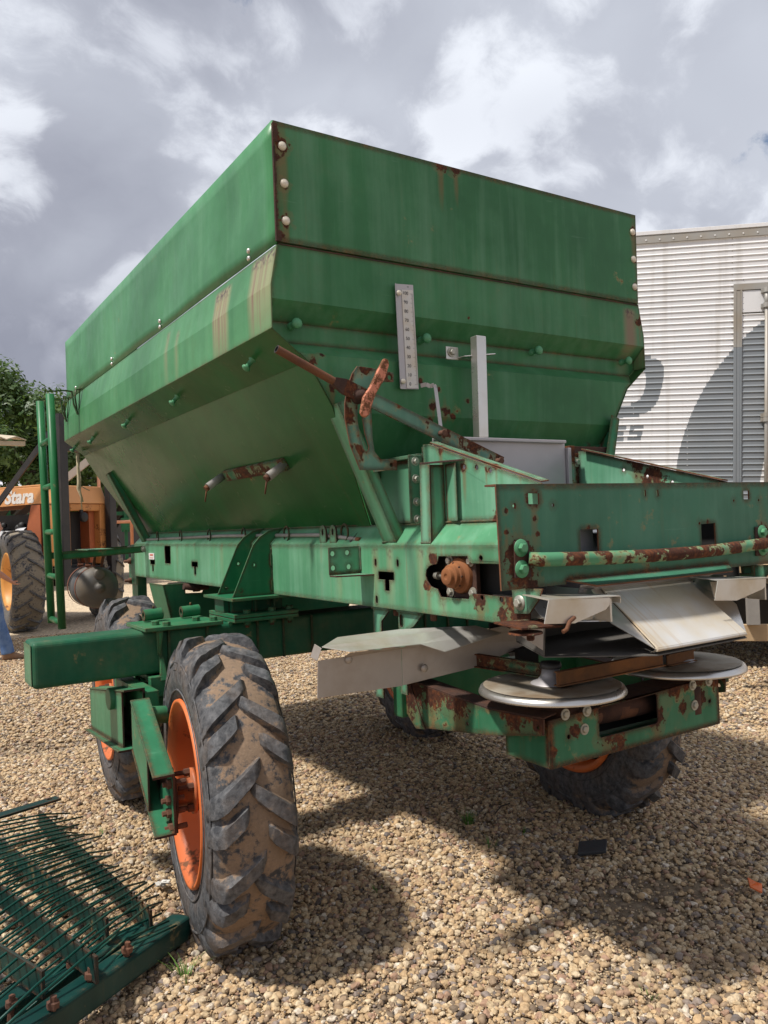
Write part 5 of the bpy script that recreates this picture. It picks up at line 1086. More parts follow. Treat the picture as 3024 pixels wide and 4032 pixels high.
def trailer_skin(name, base, grime):
    m, t, b = newmat(name); tc = t.n('ShaderNodeTexCoord'); P = tc.outputs['Object']
    n = t.noise(P, 1.3, 5, .6); run = t.noise(t.mapv(P, (9, 9, .45)), 1.0, 6, .6); fine = t.noise(P, 30, 5, .6)
    col = t.mix(n, tuple(c*.9 for c in base), tuple(min(1, c*1.06) for c in base))
    col = t.mix(t.m('MULTIPLY', t.rng(run, .52, .74), .5), col, grime); col = t.mix(t.m('MULTIPLY', t.rng(fine, .62, .72), .25), col, grime)
    t._in(b.inputs['Base Color'], col); t._in(b.inputs['Roughness'], t.m('MULTIPLY_ADD', n, .25, .33)); b.inputs['Metallic'].default_value = .12
    t.l(t.bump(t.noise(P, 2.4, 3, .5), .25, .02), b.inputs['Normal']); return m
M['alu'] = trailer_skin('trailer_aluminium', (.74, .73, .735), (.44, .41, .37))
M['alu_grey'] = simple('grey_trailer_paint', (.215, .235, .255), .5, .1, .1, 4, .05, .002, second=(.25, .26, .27), amt=.5, s2=3)
M['alu_dull'] = simple('dull_trailer_frame', (.36, .345, .32), .55, .3, .15, 6, .1, .002, second=(.28, .22, .15), amt=.6, s2=3)
for i, (a, b_) in enumerate(zip(seams, seams[1:])):
    if b_ > DX0-.05 and a < DX0: b_ = .318
    p = obj('side_panel', side_panel(a, b_), [M['alu'], M['alu_grey']], trl, local=True, fix=False)
    mb = MB(); z = TZ0+.02; rows_ = []
    while z < TZ1-.1:
        mb.dome((b_-.012 if b_ == .318 else b_, -.001, z+.015), (0, -1, 0), .0058, .004); z += PIT
    obj('panel_rivets', mb, M['alu'] if i < 4 else M['alu_dull'], p, local=True, kind='stuff')
upper = MB()
# strip above the door and panels beyond it
mb = MB()
for (za, ya), (zb, yb) in zip(ROWS, ROWS[1:]):
    if za > 1.20: mb.add([(.318, ya, za), (DX1+.1, ya, za), (DX1+.1, yb, zb), (.318, yb, zb)], [(0, 1, 2, 3)])
obj('side_panel', mb, M['alu'], trl, local=True, fix=False)
obj('side_panel', side_panel(DX1+.1, TXb), [M['alu'], M['alu_grey']], trl, local=True, fix=False)
# door with frame, hinge rod
mb = MB(); g0, g1 = 0, 1
for x0, x1, y in ((.318, .345, -.014), (.345, .378, -.010), (.378, .392, -.016)): mb.box((x0, y, TZ0), (x1, .02, .60), 1); mb.box((x0, y, .60), (x1, .02, 1.14+(x0-.318)*.0), 0)
mb.box((.318, -.014, 1.14), (DX1+.1, .02, 1.20), 0); mb.box((DX1, -.014, TZ0), (DX1+.1, .02, 1.14), 0)
obj('door_frame', mb, [M['alu_dull'], M['alu_grey']], trl, local=True, bevel=.003)
dr_ = obj('side_door', side_panel(.394, DX1, -.002, .92), [M['alu'], M['alu_grey']], trl, local=True, fix=False)
mb = MB(); mb.box((.394, -.006, .93), (DX1, .01, 1.135)); obj('door_top_sheet', mb, M['alu'], dr_, local=True)
mb = MB(); mb.tube([(.60, -.045, TZ0), (.60, -.045, 1.135)], .018, 12); mb.tube([(.60, -.045, .95), (.60, -.045, 1.12)], .021, 12)
for z in (1.12, .98, -.05, -.09):
    mb.box((.555, -.03, z-.018), (.65, -.004, z+.018)); mb.lathe([(-.022, .03), (.022, .03)], (.60, -.045, z), (0, 0, 1), 14)
obj('locking_rod', mb, M['alu_dull'], dr_, local=True)
mb = MB(); z = TZ0+.02
while z < TZ1-.5:
    mb.dome((.405, -.003, z+.015), (0, -1, 0), .0055, .004); z += PIT
obj('door_rivets', mb, M['alu_grey'], dr_, local=True, kind='stuff')
mb = MB(); mb.box((TXa, -.016, TZ1-.10), (TXb, .02, TZ1-.022), 0); mb.box((TXa, -.022, TZ1-.02), (TXb, .03, TZ1+.018), 1)
rl = obj('top_rail', mb, [M['alu_dull'], M['alu']], trl, local=True, bevel=.003)
mb = MB()
for k in range(70): mb.dome((TXa+.1+k*.125, -.017, TZ1-.07), (0, -1, 0), .008, .005)
obj('rail_rivets', mb, M['alu'], rl, local=True, kind='stuff')
mb = MB(); mb.box((TXa, .03, TZ0), (TXb, 2.5, TZ1+.01)); obj('box_body', mb, M['alu'], trl, local=True)
mb = MB(); mb.box((TXa, .02, TZ0-.16), (TXb, 2.5, TZ0-.005)); mb.box((TXa+.4, .6, TZ0-.5), (TXb, .8, TZ0-.17)); mb.box((TXa+.4, 1.7, TZ0-.5), (TXb, 1.9, TZ0-.17)); obj('chassis', mb, M['black'], trl, local=True)
for x in (-1.2, 5.4):
    mb = MB(); mb.box((x, .4, -2.5), (x+.15, .55, TZ0-.17)); mb.box((x-.1, .3, -2.52), (x+.25, .65, -2.46)); obj('landing_leg', mb, M['black'], trl, local=True)
# timber trestle under the trailer
tm = thing('timber_trestle', (6.15, 4.05, 0), 'pine trestle of two planks and a grey post under the trailer', 'trestle', rz=rzt)
def lx_(px): return px
mb = MB(); mb.box((-.18, 0, .435), (1.9, .05, .575)); obj('lower_plank', mb, M['wood'], tm, local=True, bevel=.004)
mb = MB(); mb.box((-.22, 0, .93), (1.9, .05, 1.08)); obj('upper_plank', mb, M['wood'], tm, local=True, bevel=.004)
mb = MB(); mb.box((.02, -.06, .578), (.12, -.003, 1.22)); obj('post', mb, M['wood_grey'], tm, local=True, bevel=.004)
mb = MB(); mb.box((1.35, -.10, .0), (1.48, -.003, 1.22)); obj('post', mb, M['wood_grey'], tm, local=True, bevel=.004)

# ------------------------------------------------------------------ tine grid lying bottom left
tg = thing('tine_grid', (.55, 3.2, 0), 'dark teal steel grid of long bent tines lying on gravel by the front tyre', 'tine grid')
def tubebox(a, b_, w, h, name, mat='tine', bev=.012):
    mb = MB(); mb.bar(a, b_, w, h, (0, 0, 1)); return obj(name, mb, M[mat], tg, bevel=bev, seg=3)
e1 = Vector((.857-.364, 2.90-2.50, 0)).normalized()
t1 = tubebox((.925, 2.985, .060), (.20, 2.385, .155), .085, .085, 'frame_tube')
t2 = tubebox((.800, 3.010, .055), (.02, 2.56, .12), .085, .085, 'frame_tube')
for p in ((.664, 2.742, .150), (.522, 2.628, .165), (.392, 2.505, .180)):
    mb = MB(); mb.lathe([(-.05, .010), (0, .010), (.002, .019), (.018, .019), (.020, .010), (.034, .010), (.034, 0)], p, (.1, 0, 1), 6, 0, False); obj('tube_bolt', mb, M['bolt_rust'], t1)
for p in ((.50, 2.80, .13), (.30, 2.65, .145)):
    mb = MB(); mb.lathe([(-.05, .010), (0, .010), (.002, .019), (.018, .019), (.020, .010), (.034, .010), (.034, 0)], p, (.1, 0, 1), 6, 0, False); obj('tube_bolt', mb, M['bolt_rust'], t2)
bars = [((.655, 4.40, .115), (.800, 2.93, .135)), ((.40, 4.15, .15), (.640, 2.90, .165)), ((.30, 3.55, .205), (.535, 2.585, .205)), ((.17, 3.20, .21), (.385, 2.61, .20)), ((.10, 4.45, .11), (.25, 3.2, .14))]
for a, b_ in bars:
    mb = MB(); mb.bar(a, b_, .010, .085, (0, 0, 1)); obj('cross_bar', mb, M['tine'], tg, bevel=.0015)
mb = MB(); mb.plate([(.25, 4.37, .165), (.755, 4.52, .165), (.772, 4.455, .165), (.265, 4.295, .165)], [[(.72+.014*math.cos(a), 4.483+.012*math.sin(a), .165) for a in (2*PI*k/10 for k in range(10))]], (0, 0, .012)); obj('end_strap', mb, M['tine'], tg, bevel=.002)
def lerp(a, b_, t): return tuple(a[i]+(b_[i]-a[i])*t for i in range(3))
NT_ = 25
for i in range(NT_):
    t = (i+1.9)/(NT_+1.4); mb = MB(); up = .048
    pA = Vector(lerp((.655, 4.40, .115), (.800, 2.93, .135), t)); pC = Vector(lerp((.155, 4.15, .20), (.535, 2.585, .205), t)); pB = pA*.56+pC*.44+Vector((0, 0, .004)); pD = pC+Vector((-.33, -.24, -.03)); pD.x += random.uniform(-.02, .02)
    d = (pA-pB).normalized(); end = pA+d*random.uniform(.05, .17)+Vector((0, 0, random.uniform(-.02, .01)))
    U = Vector((0, 0, up)); wob = Vector((random.uniform(-.006, .006), random.uniform(-.006, .006), random.uniform(-.004, .004)))
    mb.tube([end+U*.9, pA+U, pB+U+wob, pC+U, (pC+pD)/2+U*.95, pD+U*.7], .0044, 6)
    obj('tine', mb, M['rod'], tg)
    if True:
        mb = MB(); q = pB+Vector((.02, -.02, -.07)); r_2 = q+Vector((-.42, -.30, -.03)); s_2 = q+Vector((.17, .07, -.01+random.uniform(-.015, .015)))
        mb.tube([s_2+U, q+U, r_2+U*.8], .0040, 6); obj('lower_tine', mb, M['rod'], tg)

# ------------------------------------------------------------------ orange self-propelled sprayer in the background
tyre_far = None
def far_wheel(parent, x, y, r, w, rimmat, mirror=1):
    """lugged wheel, axle along local x"""
    mb = MB(); prof = [(-.36, .55), (-.46, .68), (-.5, .80), (-.46, .91), (-.30, .955), (0, .965), (.30, .955), (.46, .91), (.5, .80), (.46, .68), (.36, .55)]
    me_t = []
    mb.lathe([(a*w, b_*r) for a, b_ in prof], (0, 0, 0), (1, 0, 0), 56)
    me_t += [.15, .1, .1, .5, .9, 1, .9, .5, .1, .1, .15]; tr = [v for v in me_t for _ in range(56)]
    for sx in (-1, 1):
        for i in range(20):
            a0 = 2*PI*(i+(.5 if sx > 0 else 0))/20; secs = []
            for j in range(6):
                t = j/5; u = sx*(-.04+.54*t)*w; ang = a0+.24*t; rt = (1.0-(.10 if j == 5 else .012*j/5))*r; rb = (.93 if j < 4 else .84)*r; wd = .030/1.0
                secs.append([(u, q*math.cos(ang+dw), q*math.sin(ang+dw)) for dw, q in ((-wd, rb), (-wd*.6, rt), (wd*.6, rt), (wd, rb))])
            mb.loft(secs, 0, False); tr += [.8, .3, .3, .8]*6
    rim = MB(); s = mirror
    rim.lathe([(s*.38*w, .57*r), (s*.40*w, .54*r), (s*.30*w, .50*r), (s*.10*w, .45*r), (s*.0, .30*r), (s*.05*w, .14*r), (s*.12*w, .13*r), (s*.13*w, 0)], (0, 0, 0), (1, 0, 0), 32)
    o = obj('wheel', rim, M[rimmat], parent, local=True); o.location = (x, y, r-.01)
    me = mb.mesh('tyre', M['tyre_grey'], fix=False); at = me.attributes.new('tread', 'FLOAT', 'POINT'); at.data.foreach_set('value', tr)
    b = bmesh.new(); b.from_mesh(me); bmesh.ops.recalc_face_normals(b, faces=b.faces[:]); b.to_mesh(me); b.free()
    t_ = bpy.data.objects.new('tyre', me); COL.objects.link(t_); t_.parent = o
    return o
trc = thing('orange_sprayer', (2.78, 15.0, 0), 'faded orange farm sprayer with white lettering and black mast, nose towards camera', 'sprayer', rz=R(35))
# local frame: nose looks along -y; its right flank (seen on the left) is at -x
HW = .50
mb = MB(); mb.plate([(-HW, -.02, 2.12), (-HW, 3.0, 2.06), (-HW, 3.0, 2.40), (-HW, -.02, 2.42), ], [], (.03, 0, 0)); mb.plate([(-HW, -.02, 2.42), (HW, -.02, 2.42), (HW, 3.0, 2.40), (-HW, 3.0, 2.40)], [], (0, 0, .03)); mb.plate([(HW, -.02, 2.10), (HW, 3.0, 2.06), (HW, 3.0, 2.40), (HW, -.02, 2.42)], [], (-.03, 0, 0)); obj('hood', mb, M['tractor_orange'], trc, local=True, bevel=.02)
mb = MB(); put_text(mb, 'Stara', .33, (-HW-.004, .50, 2.25), (0, -1, 0), (0, 0, 1), 0, depth=.003, shear=.22, bold=.012); obj('hood_lettering', mb, M['white'], trc, local=True)
mb = MB(); mb.prism([(-HW-.02, -.55, 2.10), (HW+.02, -.55, 2.10), (HW-.02, -.46, 2.41), (-HW+.02, -.46, 2.41)], (0, .45, 0)); obj('nose_cowl', mb, M['tractor_orange'], trc, local=True, bevel=.02)
mb = MB(); mb.box((-HW, -.53, 1.02), (-HW+.13, -.02, 2.10)); mb.box((HW-.16, -.53, 1.02), (HW, -.02, 2.10)); mb.box((-HW+.13, -.53, 1.97), (HW-.16, -.45, 2.095)); obj('grille_frame', mb, M['tractor_edge'], trc, local=True, bevel=.02)
mb = MB(); mb.box((-HW+.13, -.2, 1.05), (HW-.3, -.15, 1.97)); mb.box((-HW+.15, -.40, .98), (HW-.16, -.05, 1.05)); obj('radiator', mb, M['engine'], trc, local=True)
mb = MB(); mb.box((HW-.30, -.40, 1.05), (HW-.165, -.1, 1.97)); obj('inner_panel', mb, M['tractor_side'], trc, local=True)
mb = MB(); mb.lathe([(0, .085), (.05, .085), (.06, .07), (.06, 0)], (-.12, -.56, 1.86), (0, -1, 0), 20); mb.box((-.15, -.55, 1.90), (-.09, -.52, 1.99)); obj('round_lamp', mb, M['engine'], trc, local=True)
mb = MB(); mb.plate([(-HW, 2.1, 1.3), (-HW, 3.2, 1.3), (-HW, 3.2, 2.06), (-HW, 2.1, 2.07)], [], (.03, 0, 0)); mb.plate([(-HW-.02, .0, 1.05), (-HW-.02, .42, 1.05), (-HW-.02, .30, 1.75), (-HW-.02, .20, 2.10), (-HW-.02, .0, 2.10)], [], (.03, 0, 0)); obj('side_panel', mb, M['tractor_side'], trc, local=True)
mb = MB(); mb.box((-.32, .1, 1.1), (.38, 2.8, 1.95)); mb.box((-.40, .9, 1.15), (-.30, 1.9, 1.7))
for k in range(14): mb.sphere((-.40+random.uniform(-.05, .05), .5+1.5*random.random(), 1.2+.75*random.random()), random.uniform(.04, .10), 5)
obj('engine', mb, M['engine'], trc, local=True)
for y in (.78, .92):
    mb = MB(); mb.lathe([(0, .06), (.20, .06), (.21, .05), (.25, .055), (.25, 0)], (-.50, y, 1.42), (0, 0, 1), 16); obj('fuel_filter', mb, M['filter'], trc, local=True)
mb = MB(); mb.lathe([(-.10, .10), (.1, .10), (.1, 0)], (-.50, .42, 1.62), (0, 1, 0), 18); obj('air_filter', mb, M['filter'], trc, local=True)
for k in range(6):
    mb = MB(); a = random.uniform(.3, 1.2); mb.tube([(-.48, a, 1.5-.05*k), (-.56, a+.15, 1.25-.05*k), (-.55, a+.5, 1.15-.04*k), (-.45, a+.9, 1.2)], .022, 8); obj('hose', mb, M['black'], trc, local=True)
mb = MB(); mb.tube([(-.5, .35, 1.15), (-.62, .2, .95), (-.60, -.1, .85), (-.5, -.25, .95)], .03, 8); mb.tube([(-.5, .55, 1.05), (-.66, .3, .80), (-.60, .0, .70), (-.45, -.2, .8)], .026, 8); obj('hose', mb, M['grey_rod'], trc, local=True)
mb = MB(); mb.box((-.62, -.55, .70), (.55, 3.2, 1.0)); mb.box((-1.0, .9, .62), (1.0, 1.15, .82)); obj('chassis', mb, M['engine'], trc, local=True, bevel=.02)
M['orange_far'] = simple('yellow_orange_rim', (.58, .27, .06), .5, 0, .2, 6, .1, .002, rust=.2, s2=4)
w1 = far_wheel(trc, -1.06, -.06, .84, .50, 'orange_far', -1); w2 = far_wheel(trc, .98, .02, .86, .44, 'orange_far', 1); w1.rotation_euler = (0, 0, R(-31)); w2.rotation_euler = (.1, 0, R(-36))
# black mast in front of the nose
for x in (-.62, .52):
    mb = MB(); mb.bar((x, -.62, .70), (x, -.62, 3.60 if x < 0 else 3.2), .17, .12, (0, 1, 0)); obj('mast_post', mb, M['black'], trc, local=True, bevel=.01)
mb = MB(); mb.box((-.53, -.67, 2.98), (.44, -.57, 3.12)); obj('mast_beam', mb, M['black'], trc, local=True, bevel=.01)
mb = MB(); mb.bar((-.64, -.56, 3.45), (-.80, 1.35, 1.50), .03, .10, (0, 0, 1)); obj('mast_stay', mb, M['black'], trc, local=True)
mb = MB(); mb.bar((.50, -.60, 3.15), (.45, 1.9, 1.75), .03, .14, (0, 0, 1)); obj('mast_stay', mb, M['wood_grey'], trc, local=True)
mb = MB(); mb.box((-.42, -.80, 3.14), (-.12, -.68, 3.42)); ml = obj('lamp_housing', mb, M['black'], trc, local=True, bevel=.01)
mb = MB(); mb.sphere((-.27, -.81, 3.33), .09, 8, 0, (1.3, .4, .8)); obj('lamp_glass', mb, M['lamp'], ml, local=True)

# second orange machine farther back
sm = thing('orange_cab_machine', (7.1, 21.0, 0), 'orange machine with dark cab window and pale ladder, half hidden behind hopper brace', 'machine', rz=R(-20))
mb = MB(); mb.box((-1.1, 0, 1.25), (1.6, 3.0, 2.55)); obj('body', mb, M['tractor_edge'], sm, local=True, bevel=.08)
mb = MB(); mb.box((-1.12, -.06, 2.56), (1.6, 2.6, 2.63)); mb.box((-.25, -.05, 1.9), (-.12, 0, 2.56)); obj('cab_frame', mb, M['tractor_edge'], sm, local=True, bevel=.02)
mb = MB(); mb.box((-1.0, -.03, 2.0), (-.30, -.004, 2.50)); mb.box((-.10, -.03, 2.0), (1.4, -.004, 2.50)); obj('cab_window', mb, M['glass'], sm, local=True)
mb = MB(); mb.lathe([(0, .12), (.01, .12), (.01, .10), (0, .10)], (-.75, -.035, 2.2), (0, -1, 0), 20); mb.box((-.77, -.042, 2.10), (-.73, -.036, 2.30)); mb.box((-.85, -.042, 2.18), (-.65, -.036, 2.22)); obj('round_emblem', mb, M['white'], sm, local=True)
mb = MB(); mb.box((-1.0, .2, .5), (1.4, 2.8, 1.25)); obj('undercarriage', mb, M['engine'], sm, local=True)
for x in (.05, .55):
    mb = MB(); mb.tube([(x, -.4, .6), (x, -.35, 1.9), (x+.03, -.2, 2.0)], .03, 8); obj('ladder_rail', mb, M['pale_orange'], sm, local=True)
for z in (.75, 1.05, 1.35, 1.65):
    mb = MB(); mb.box((.05, -.42, z), (.55, -.32, z+.05)); obj('ladder_step', mb, M['pale_orange'], sm, local=True)

# orange pipe frame and green tool bars standing far behind
pf = thing('orange_pipe_frame', (6.5, 24.5, 0), 'sun-faded orange pipe frame with cross braces above sprayer nose', 'pipe frame', rz=R(-15))
for x in (-.9, .0, 1.1):
    mb = MB(); mb.tube([(x, 0, 1.0), (x-.25*(x > .5), 0, 3.6)], .05, 8); obj('upright', mb, M['pale_orange'], pf, local=True)
for z in (1.9, 2.6, 3.5):
    mb = MB(); mb.tube([(-.9, 0, z), (1.1, 0, z)], .05, 8); obj('rail', mb, M['pale_orange'], pf, local=True)
mb = MB(); mb.tube([(0, 0, 1.9), (1.0, 0, 3.5)], .03, 8); mb.tube([(1.1, 0, 1.9), (0, 0, 3.5)], .03, 8); obj('cross_brace', mb, M['pale_orange'], pf, local=True)
for i, (x, y, z) in enumerate(((4.9, 27, 2.15), (9.6, 29, 2.1))):
    gp = thing('green_planter', (x, y, 0), ['long green planter toolbar far behind the ladder', 'green planter toolbar far behind right side of orange frame'][i], 'planter', 'far green planters', rz=R(-12))
    for z2 in (z, z+.55):
        mb = MB(); mb.box((-2.2, 0, z2), (2.2, .12, z2+.12)); obj('tool_bar', mb, M['planter_green'], gp, local=True)
    for k in range(8):
        mb = MB(); mb.box((-2.1+k*.58, -.15, .7), (-2.0+k*.58, .05, z+.7)); mb.box((-2.2+k*.58, -.3, z-.5), (-1.85+k*.58, .2, z-.1)); obj('row_unit', mb, M['planter_green'], gp, local=True)
    for k in (-1, 1):
        mb = MB(); mb.lathe([(-.12, .35), (-.12, .5), (.12, .5), (.12, .35)], (k*1.4, 0, .5), (1, 0, 0), 20); obj('wheel', mb, M['black'], gp, local=True)

# ------------------------------------------------------------------ sheds and trees
sh = thing('long_shed', (3, 46, 0), 'long dark shed with pale sheet roof behind the trees', 'shed', rz=R(-10))
mb = MB(); mb.box((-30, 0, 0), (40, 8, 3.1)); obj('wall', mb, M['shed_wall'], sh, local=True)
mb = MB(); mb.prism([(-31, -.8, 3.1), (-31, 8, 4.9), (-31, 8, 5.0), (-31, -.8, 3.2)], (72, 0, 0)); rf_ = obj('roof', mb, M['shed_roof'], sh, local=True)
for k in range(36):
    mb = MB(); mb.box((-30+k*2, -.05, 0), (-29.9+k*2, -.003, 3.05)); obj('wall_post', mb, M['black'], sh, local=True)
aw = thing('sheet_awning', (1.32, 12.2, 0), 'beige corrugated awning edge at left border in front of the tree', 'awning', rz=R(8))
mb = MB()
for k in range(9): mb.prism([(-1.9+k*.26, -.2, 2.92), (-1.77+k*.26, -.2, 2.965), (-1.64+k*.26, -.2, 2.92), (-1.64+k*.26, -.2, 2.905), (-1.77+k*.26, -.2, 2.95), (-1.9+k*.26, -.2, 2.905)], (0, 2.2, .30))
obj('roof_sheet', mb, M['tile_roof'], aw, local=True)
mb = MB(); mb.box((-1.9, -.15, 2.84), (.44, -.05, 2.90)); mb.box((-1.9, -.14, 0), (-1.8, -.06, 2.84)); mb.box((-1.9, 1.9, 0), (-1.8, 1.98, 3.1)); mb.box((-1.9, 1.9, 3.08), (.44, 1.98, 3.14)); obj('awning_frame', mb, M['tile_roof'], aw, local=True)

def tree(loc, h, cr, label, seed, lean=0, limbs=6, lowest=.45):
    rd = random.Random(seed); t = thing('leafy_tree', loc, label, 'tree', 'trees behind the sprayer')
    L = Vector(loc); mb = MB(); top = L+Vector((lean, 0, h*.55)); tips = []
    def limb(a, b_, r0, r1, n=5):
        P = []; rr = []
        for i in range(n+1):
            q = i/n; p = Vector(a).lerp(Vector(b_), q)+Vector((rd.uniform(-1, 1), rd.uniform(-1, 1), rd.uniform(-.4, .4)))*.10*(a-b_).length*(q*(1-q)*4)*.5; P.append(p); rr.append(r0+(r1-r0)*q)
        mb.tube(P, r0, 9, rr=rr, caps=False)
    base = L+Vector((lean*.2, 0, h*.22)); limb(L, base, h*.045, h*.034)
    for k in range(limbs):
        a = 2*PI*k/limbs+rd.uniform(-.3, .3); e = base+Vector((math.cos(a)*cr*.62, math.sin(a)*cr*.62, h*rd.uniform(.18, .48))); limb(base, e, h*.024, h*.010); tips.append(e)
        for q in range(3):
            e2 = e+Vector((rd.uniform(-1, 1), rd.uniform(-1, 1), rd.uniform(.1, .9)))*cr*.38; limb(e, e2, h*.010, h*.004, 4); tips.append(e2)
    limb(base, L+Vector((lean, 0, h*.8)), h*.030, h*.008); obj('trunk', mb, M['bark'], t)
    # crown: leaf clumps over the branch tips and an uneven shell
    clumps = [(p, cr*rd.uniform(.22, .34)) for p in tips]
    for k in range(64):
        a = rd.uniform(0, 2*PI); u = rd.uniform(-.55, 1); rr_ = math.sqrt(max(0, 1-u*u))*rd.uniform(.55, 1.0)
        clumps.append((L+Vector((lean+math.cos(a)*rr_*cr, math.sin(a)*rr_*cr, h*(lowest+.30)+u*h*.33)), cr*rd.uniform(.16, .30)))
    V = []; F = []; nl = 420
    for c, r in clumps:
        for k in range(nl):
            d = Vector((rd.gauss(0, 1), rd.gauss(0, 1), rd.gauss(0, .8))).normalized()*r*(rd.random()**.45); p = c+d
            s_ = h*rd.uniform(.008, .0155); ax = Vector((rd.gauss(0, 1), rd.gauss(0, 1), rd.gauss(0, .6))).normalized(); up = (d.normalized()+Vector((0, 0, .6))).normalized(); sd_ = ax.cross(up).normalized()
            ax2 = sd_.cross(up).normalized() if rd.random() < .6 else ax; o = len(V)
            V += [p-ax2*s_*1.25, p+sd_*s_*.55, p+ax2*s_*1.25, p-sd_*s_*.55]; F.append((o, o+1, o+2, o+3))
    m2 = MB(); m2.v = [tuple(v) for v in V]; m2.f = F; m2.m = [0]*len(F); m2.sm = [False]*len(F)
    obj('crown', m2, M['leaf'], t, fix=False)
    return t
tree((2.6, 27.5, 0), 6.1, 3.3, 'broad dark green tree at left edge behind the ladder', 3, .0)
tree((6.9, 29.5, 0), 6.2, 3.2, 'tree behind black mast with dark bare limbs under the hopper corner', 11, -.2)
tree((-3.5, 29, 0), 7.0, 3.6, 'leafy tree beyond the left border of the photo', 17)

# ------------------------------------------------------------------ person at the left border
pe = thing('person', (1.115, 11.08, 0), 'person in blue jeans and tan boots walking at left border', 'person', rz=R(10))
def skin_body(name, V, E, mat, parent, sub=2, root=0):
    me = bpy.data.meshes.new(name); me.from_pydata([v[:3] for v in V], E, []); me.materials.append(mat); o = bpy.data.objects.new(name, me); COL.objects.link(o); o.parent = parent
    sk = o.modifiers.new('skin', 'SKIN'); sk.use_smooth_shade = True
    lay = me.skin_vertices[0] if me.skin_vertices else None
    if lay is None:
        bpy.context.view_layer.objects.active = o; me.attributes
    if me.skin_vertices:
        for i, v in enumerate(V): me.skin_vertices[0].data[i].radius = (v[3], v[4] if len(v) > 4 else v[3])
        me.skin_vertices[0].data[root].use_root = True
    sb = o.modifiers.new('smooth', 'SUBSURF'); sb.levels = sub; sb.render_levels = sub
    return o
def limb_loft(mb, pts, n=14, m=0):   # pts: (x,y,z,rx,ry) with blend
    P = [Vector(p[:3]) for p in pts]; secs = []
    for i, p in enumerate(pts):
        t = (P[min(i+1, len(P)-1)]-P[max(i-1, 0)]).normalized(); u = Vector((1, 0, 0)); u = (u-t*u.dot(t)).normalized(); v = t.cross(u); ry = p[4] if len(p) > 4 else p[3]
        secs.append([P[i]+u*p[3]*math.cos(a)+v*ry*math.sin(a) for a in (2*PI*k/n for k in range(n))])
    mb.loft(secs, m, True)
# the figure walks to the right (+x local); near leg forward; one continuous body built from tapering limbs merged by voxel remesh
bd = MB()
limb_loft(bd, [(-.02, 0, .98, .12, .15), (.0, 0, 1.08, .115, .155), (.02, 0, 1.2, .12, .165), (.05, 0, 1.36, .125, .185), (.06, 0, 1.47, .10, .175), (.07, 0, 1.53, .06, .075), (.085, 0, 1.60, .052, .055)], 18)
for yy, kx, kz, ax_, az in ((-.095, .10, .52, .215, .085), (.095, -.02, .50, -.26, .12)):
    limb_loft(bd, [(-.02, yy, 1.0, .105, .095), (.02, yy, .86, .095, .09), (kx*.8, yy, .64, .072, .07), (kx, yy, kz, .062, .062), (kx*.6+ax_*.4, yy, .36, .060, .056), (ax_*.9, yy, .18, .045, .043), (ax_, yy, az, .042, .042)])
for yy, ex, ez, hx, hz in ((-.215, .02, 1.17, .215, 1.02), (.215, -.03, 1.15, -.06, .93)):
    limb_loft(bd, [(.05, yy*.75, 1.44, .062, .062), (.05, yy, 1.38, .054, .054), (.03, yy*1.05, 1.26, .046, .046), (ex, yy*1.08, ez, .040, .040), ((ex+hx)/2, yy*1.05, (ez+hz)/2, .036, .036), (hx, yy, hz, .026, .030)])
    # hand: palm, four curled fingers, thumb
    d = (Vector((hx, yy, hz))-Vector((ex, yy*1.08, ez))).normalized(); w0 = Vector((hx, yy, hz)); sdv = Vector((0, 1, 0)); dn = d.cross(sdv).normalized()
    limb_loft(bd, [tuple(w0)+(.024, .030), tuple(w0+d*.04)+(.020, .042), tuple(w0+d*.085)+(.017, .042)], 12)
    for q, ln in ((-.030, .062), (-.010, .074), (.010, .070), (.030, .055)):
        a_ = w0+d*.075+sdv*q; b_2 = a_+d*ln*.5+dn*.008; c_2 = b_2+d*ln*.38+dn*.030; limb_loft(bd, [tuple(a_)+(.0095,), tuple(b_2)+(.009,), tuple(c_2)+(.0075,)], 8)
    a_ = w0+d*.03-sdv*(.03 if yy < 0 else -.03); b_2 = a_+d*.035+dn*.03; limb_loft(bd, [tuple(a_)+(.012,), tuple(b_2)+(.011,), tuple(b_2+d*.028+dn*.010)+(.009,)], 8)
bd.sphere((.11, 0, 1.69), .105, 10, 0, (.92, .76, 1.12)); bd.sphere((.205, 0, 1.672), .018, 5, 0, (1.1, .8, 1.2))
for yy in (-.082, .082): bd.sphere((.095, yy, 1.685), .026, 5, 0, (.7, .35, 1.2))
body = obj('body', bd, M['skin'], pe, local=True); rm = body.modifiers.new('merge', 'REMESH'); rm.mode = 'VOXEL'; rm.voxel_size = .007; rm.use_smooth_shade = True; smd = body.modifiers.new('soft', 'SMOOTH'); smd.iterations = 2
jn = MB()
for yy, kx, kz, ax_, az in ((-.095, .10, .52, .215, .085), (.095, -.02, .50, -.26, .12)):
    limb_loft(jn, [(-.02, yy*.9, 1.04, .135, .115), (-.005, yy, .94, .125, .112), (.02, yy, .86, .112, .105), (kx*.8, yy, .64, .090, .086), (kx, yy, kz, .080, .080), (kx*.6+ax_*.4, yy, .36, .079, .076), (ax_*.85+.01, yy, .20, .076, .074), (ax_*.97, yy, az+.01, .080, .076)], 18)
limb_loft(jn, [(-.02, 0, .93, .125, .19), (-.02, 0, 1.0, .135, .185), (-.01, 0, 1.07, .13, .175)], 18)
jo = obj('jeans', jn, M['cloth_jeans'], pe, local=True); rm = jo.modifiers.new('merge', 'REMESH'); rm.mode = 'VOXEL'; rm.voxel_size = .011; rm.use_smooth_shade = True; jo.modifiers.new('soft', 'SMOOTH').iterations = 2
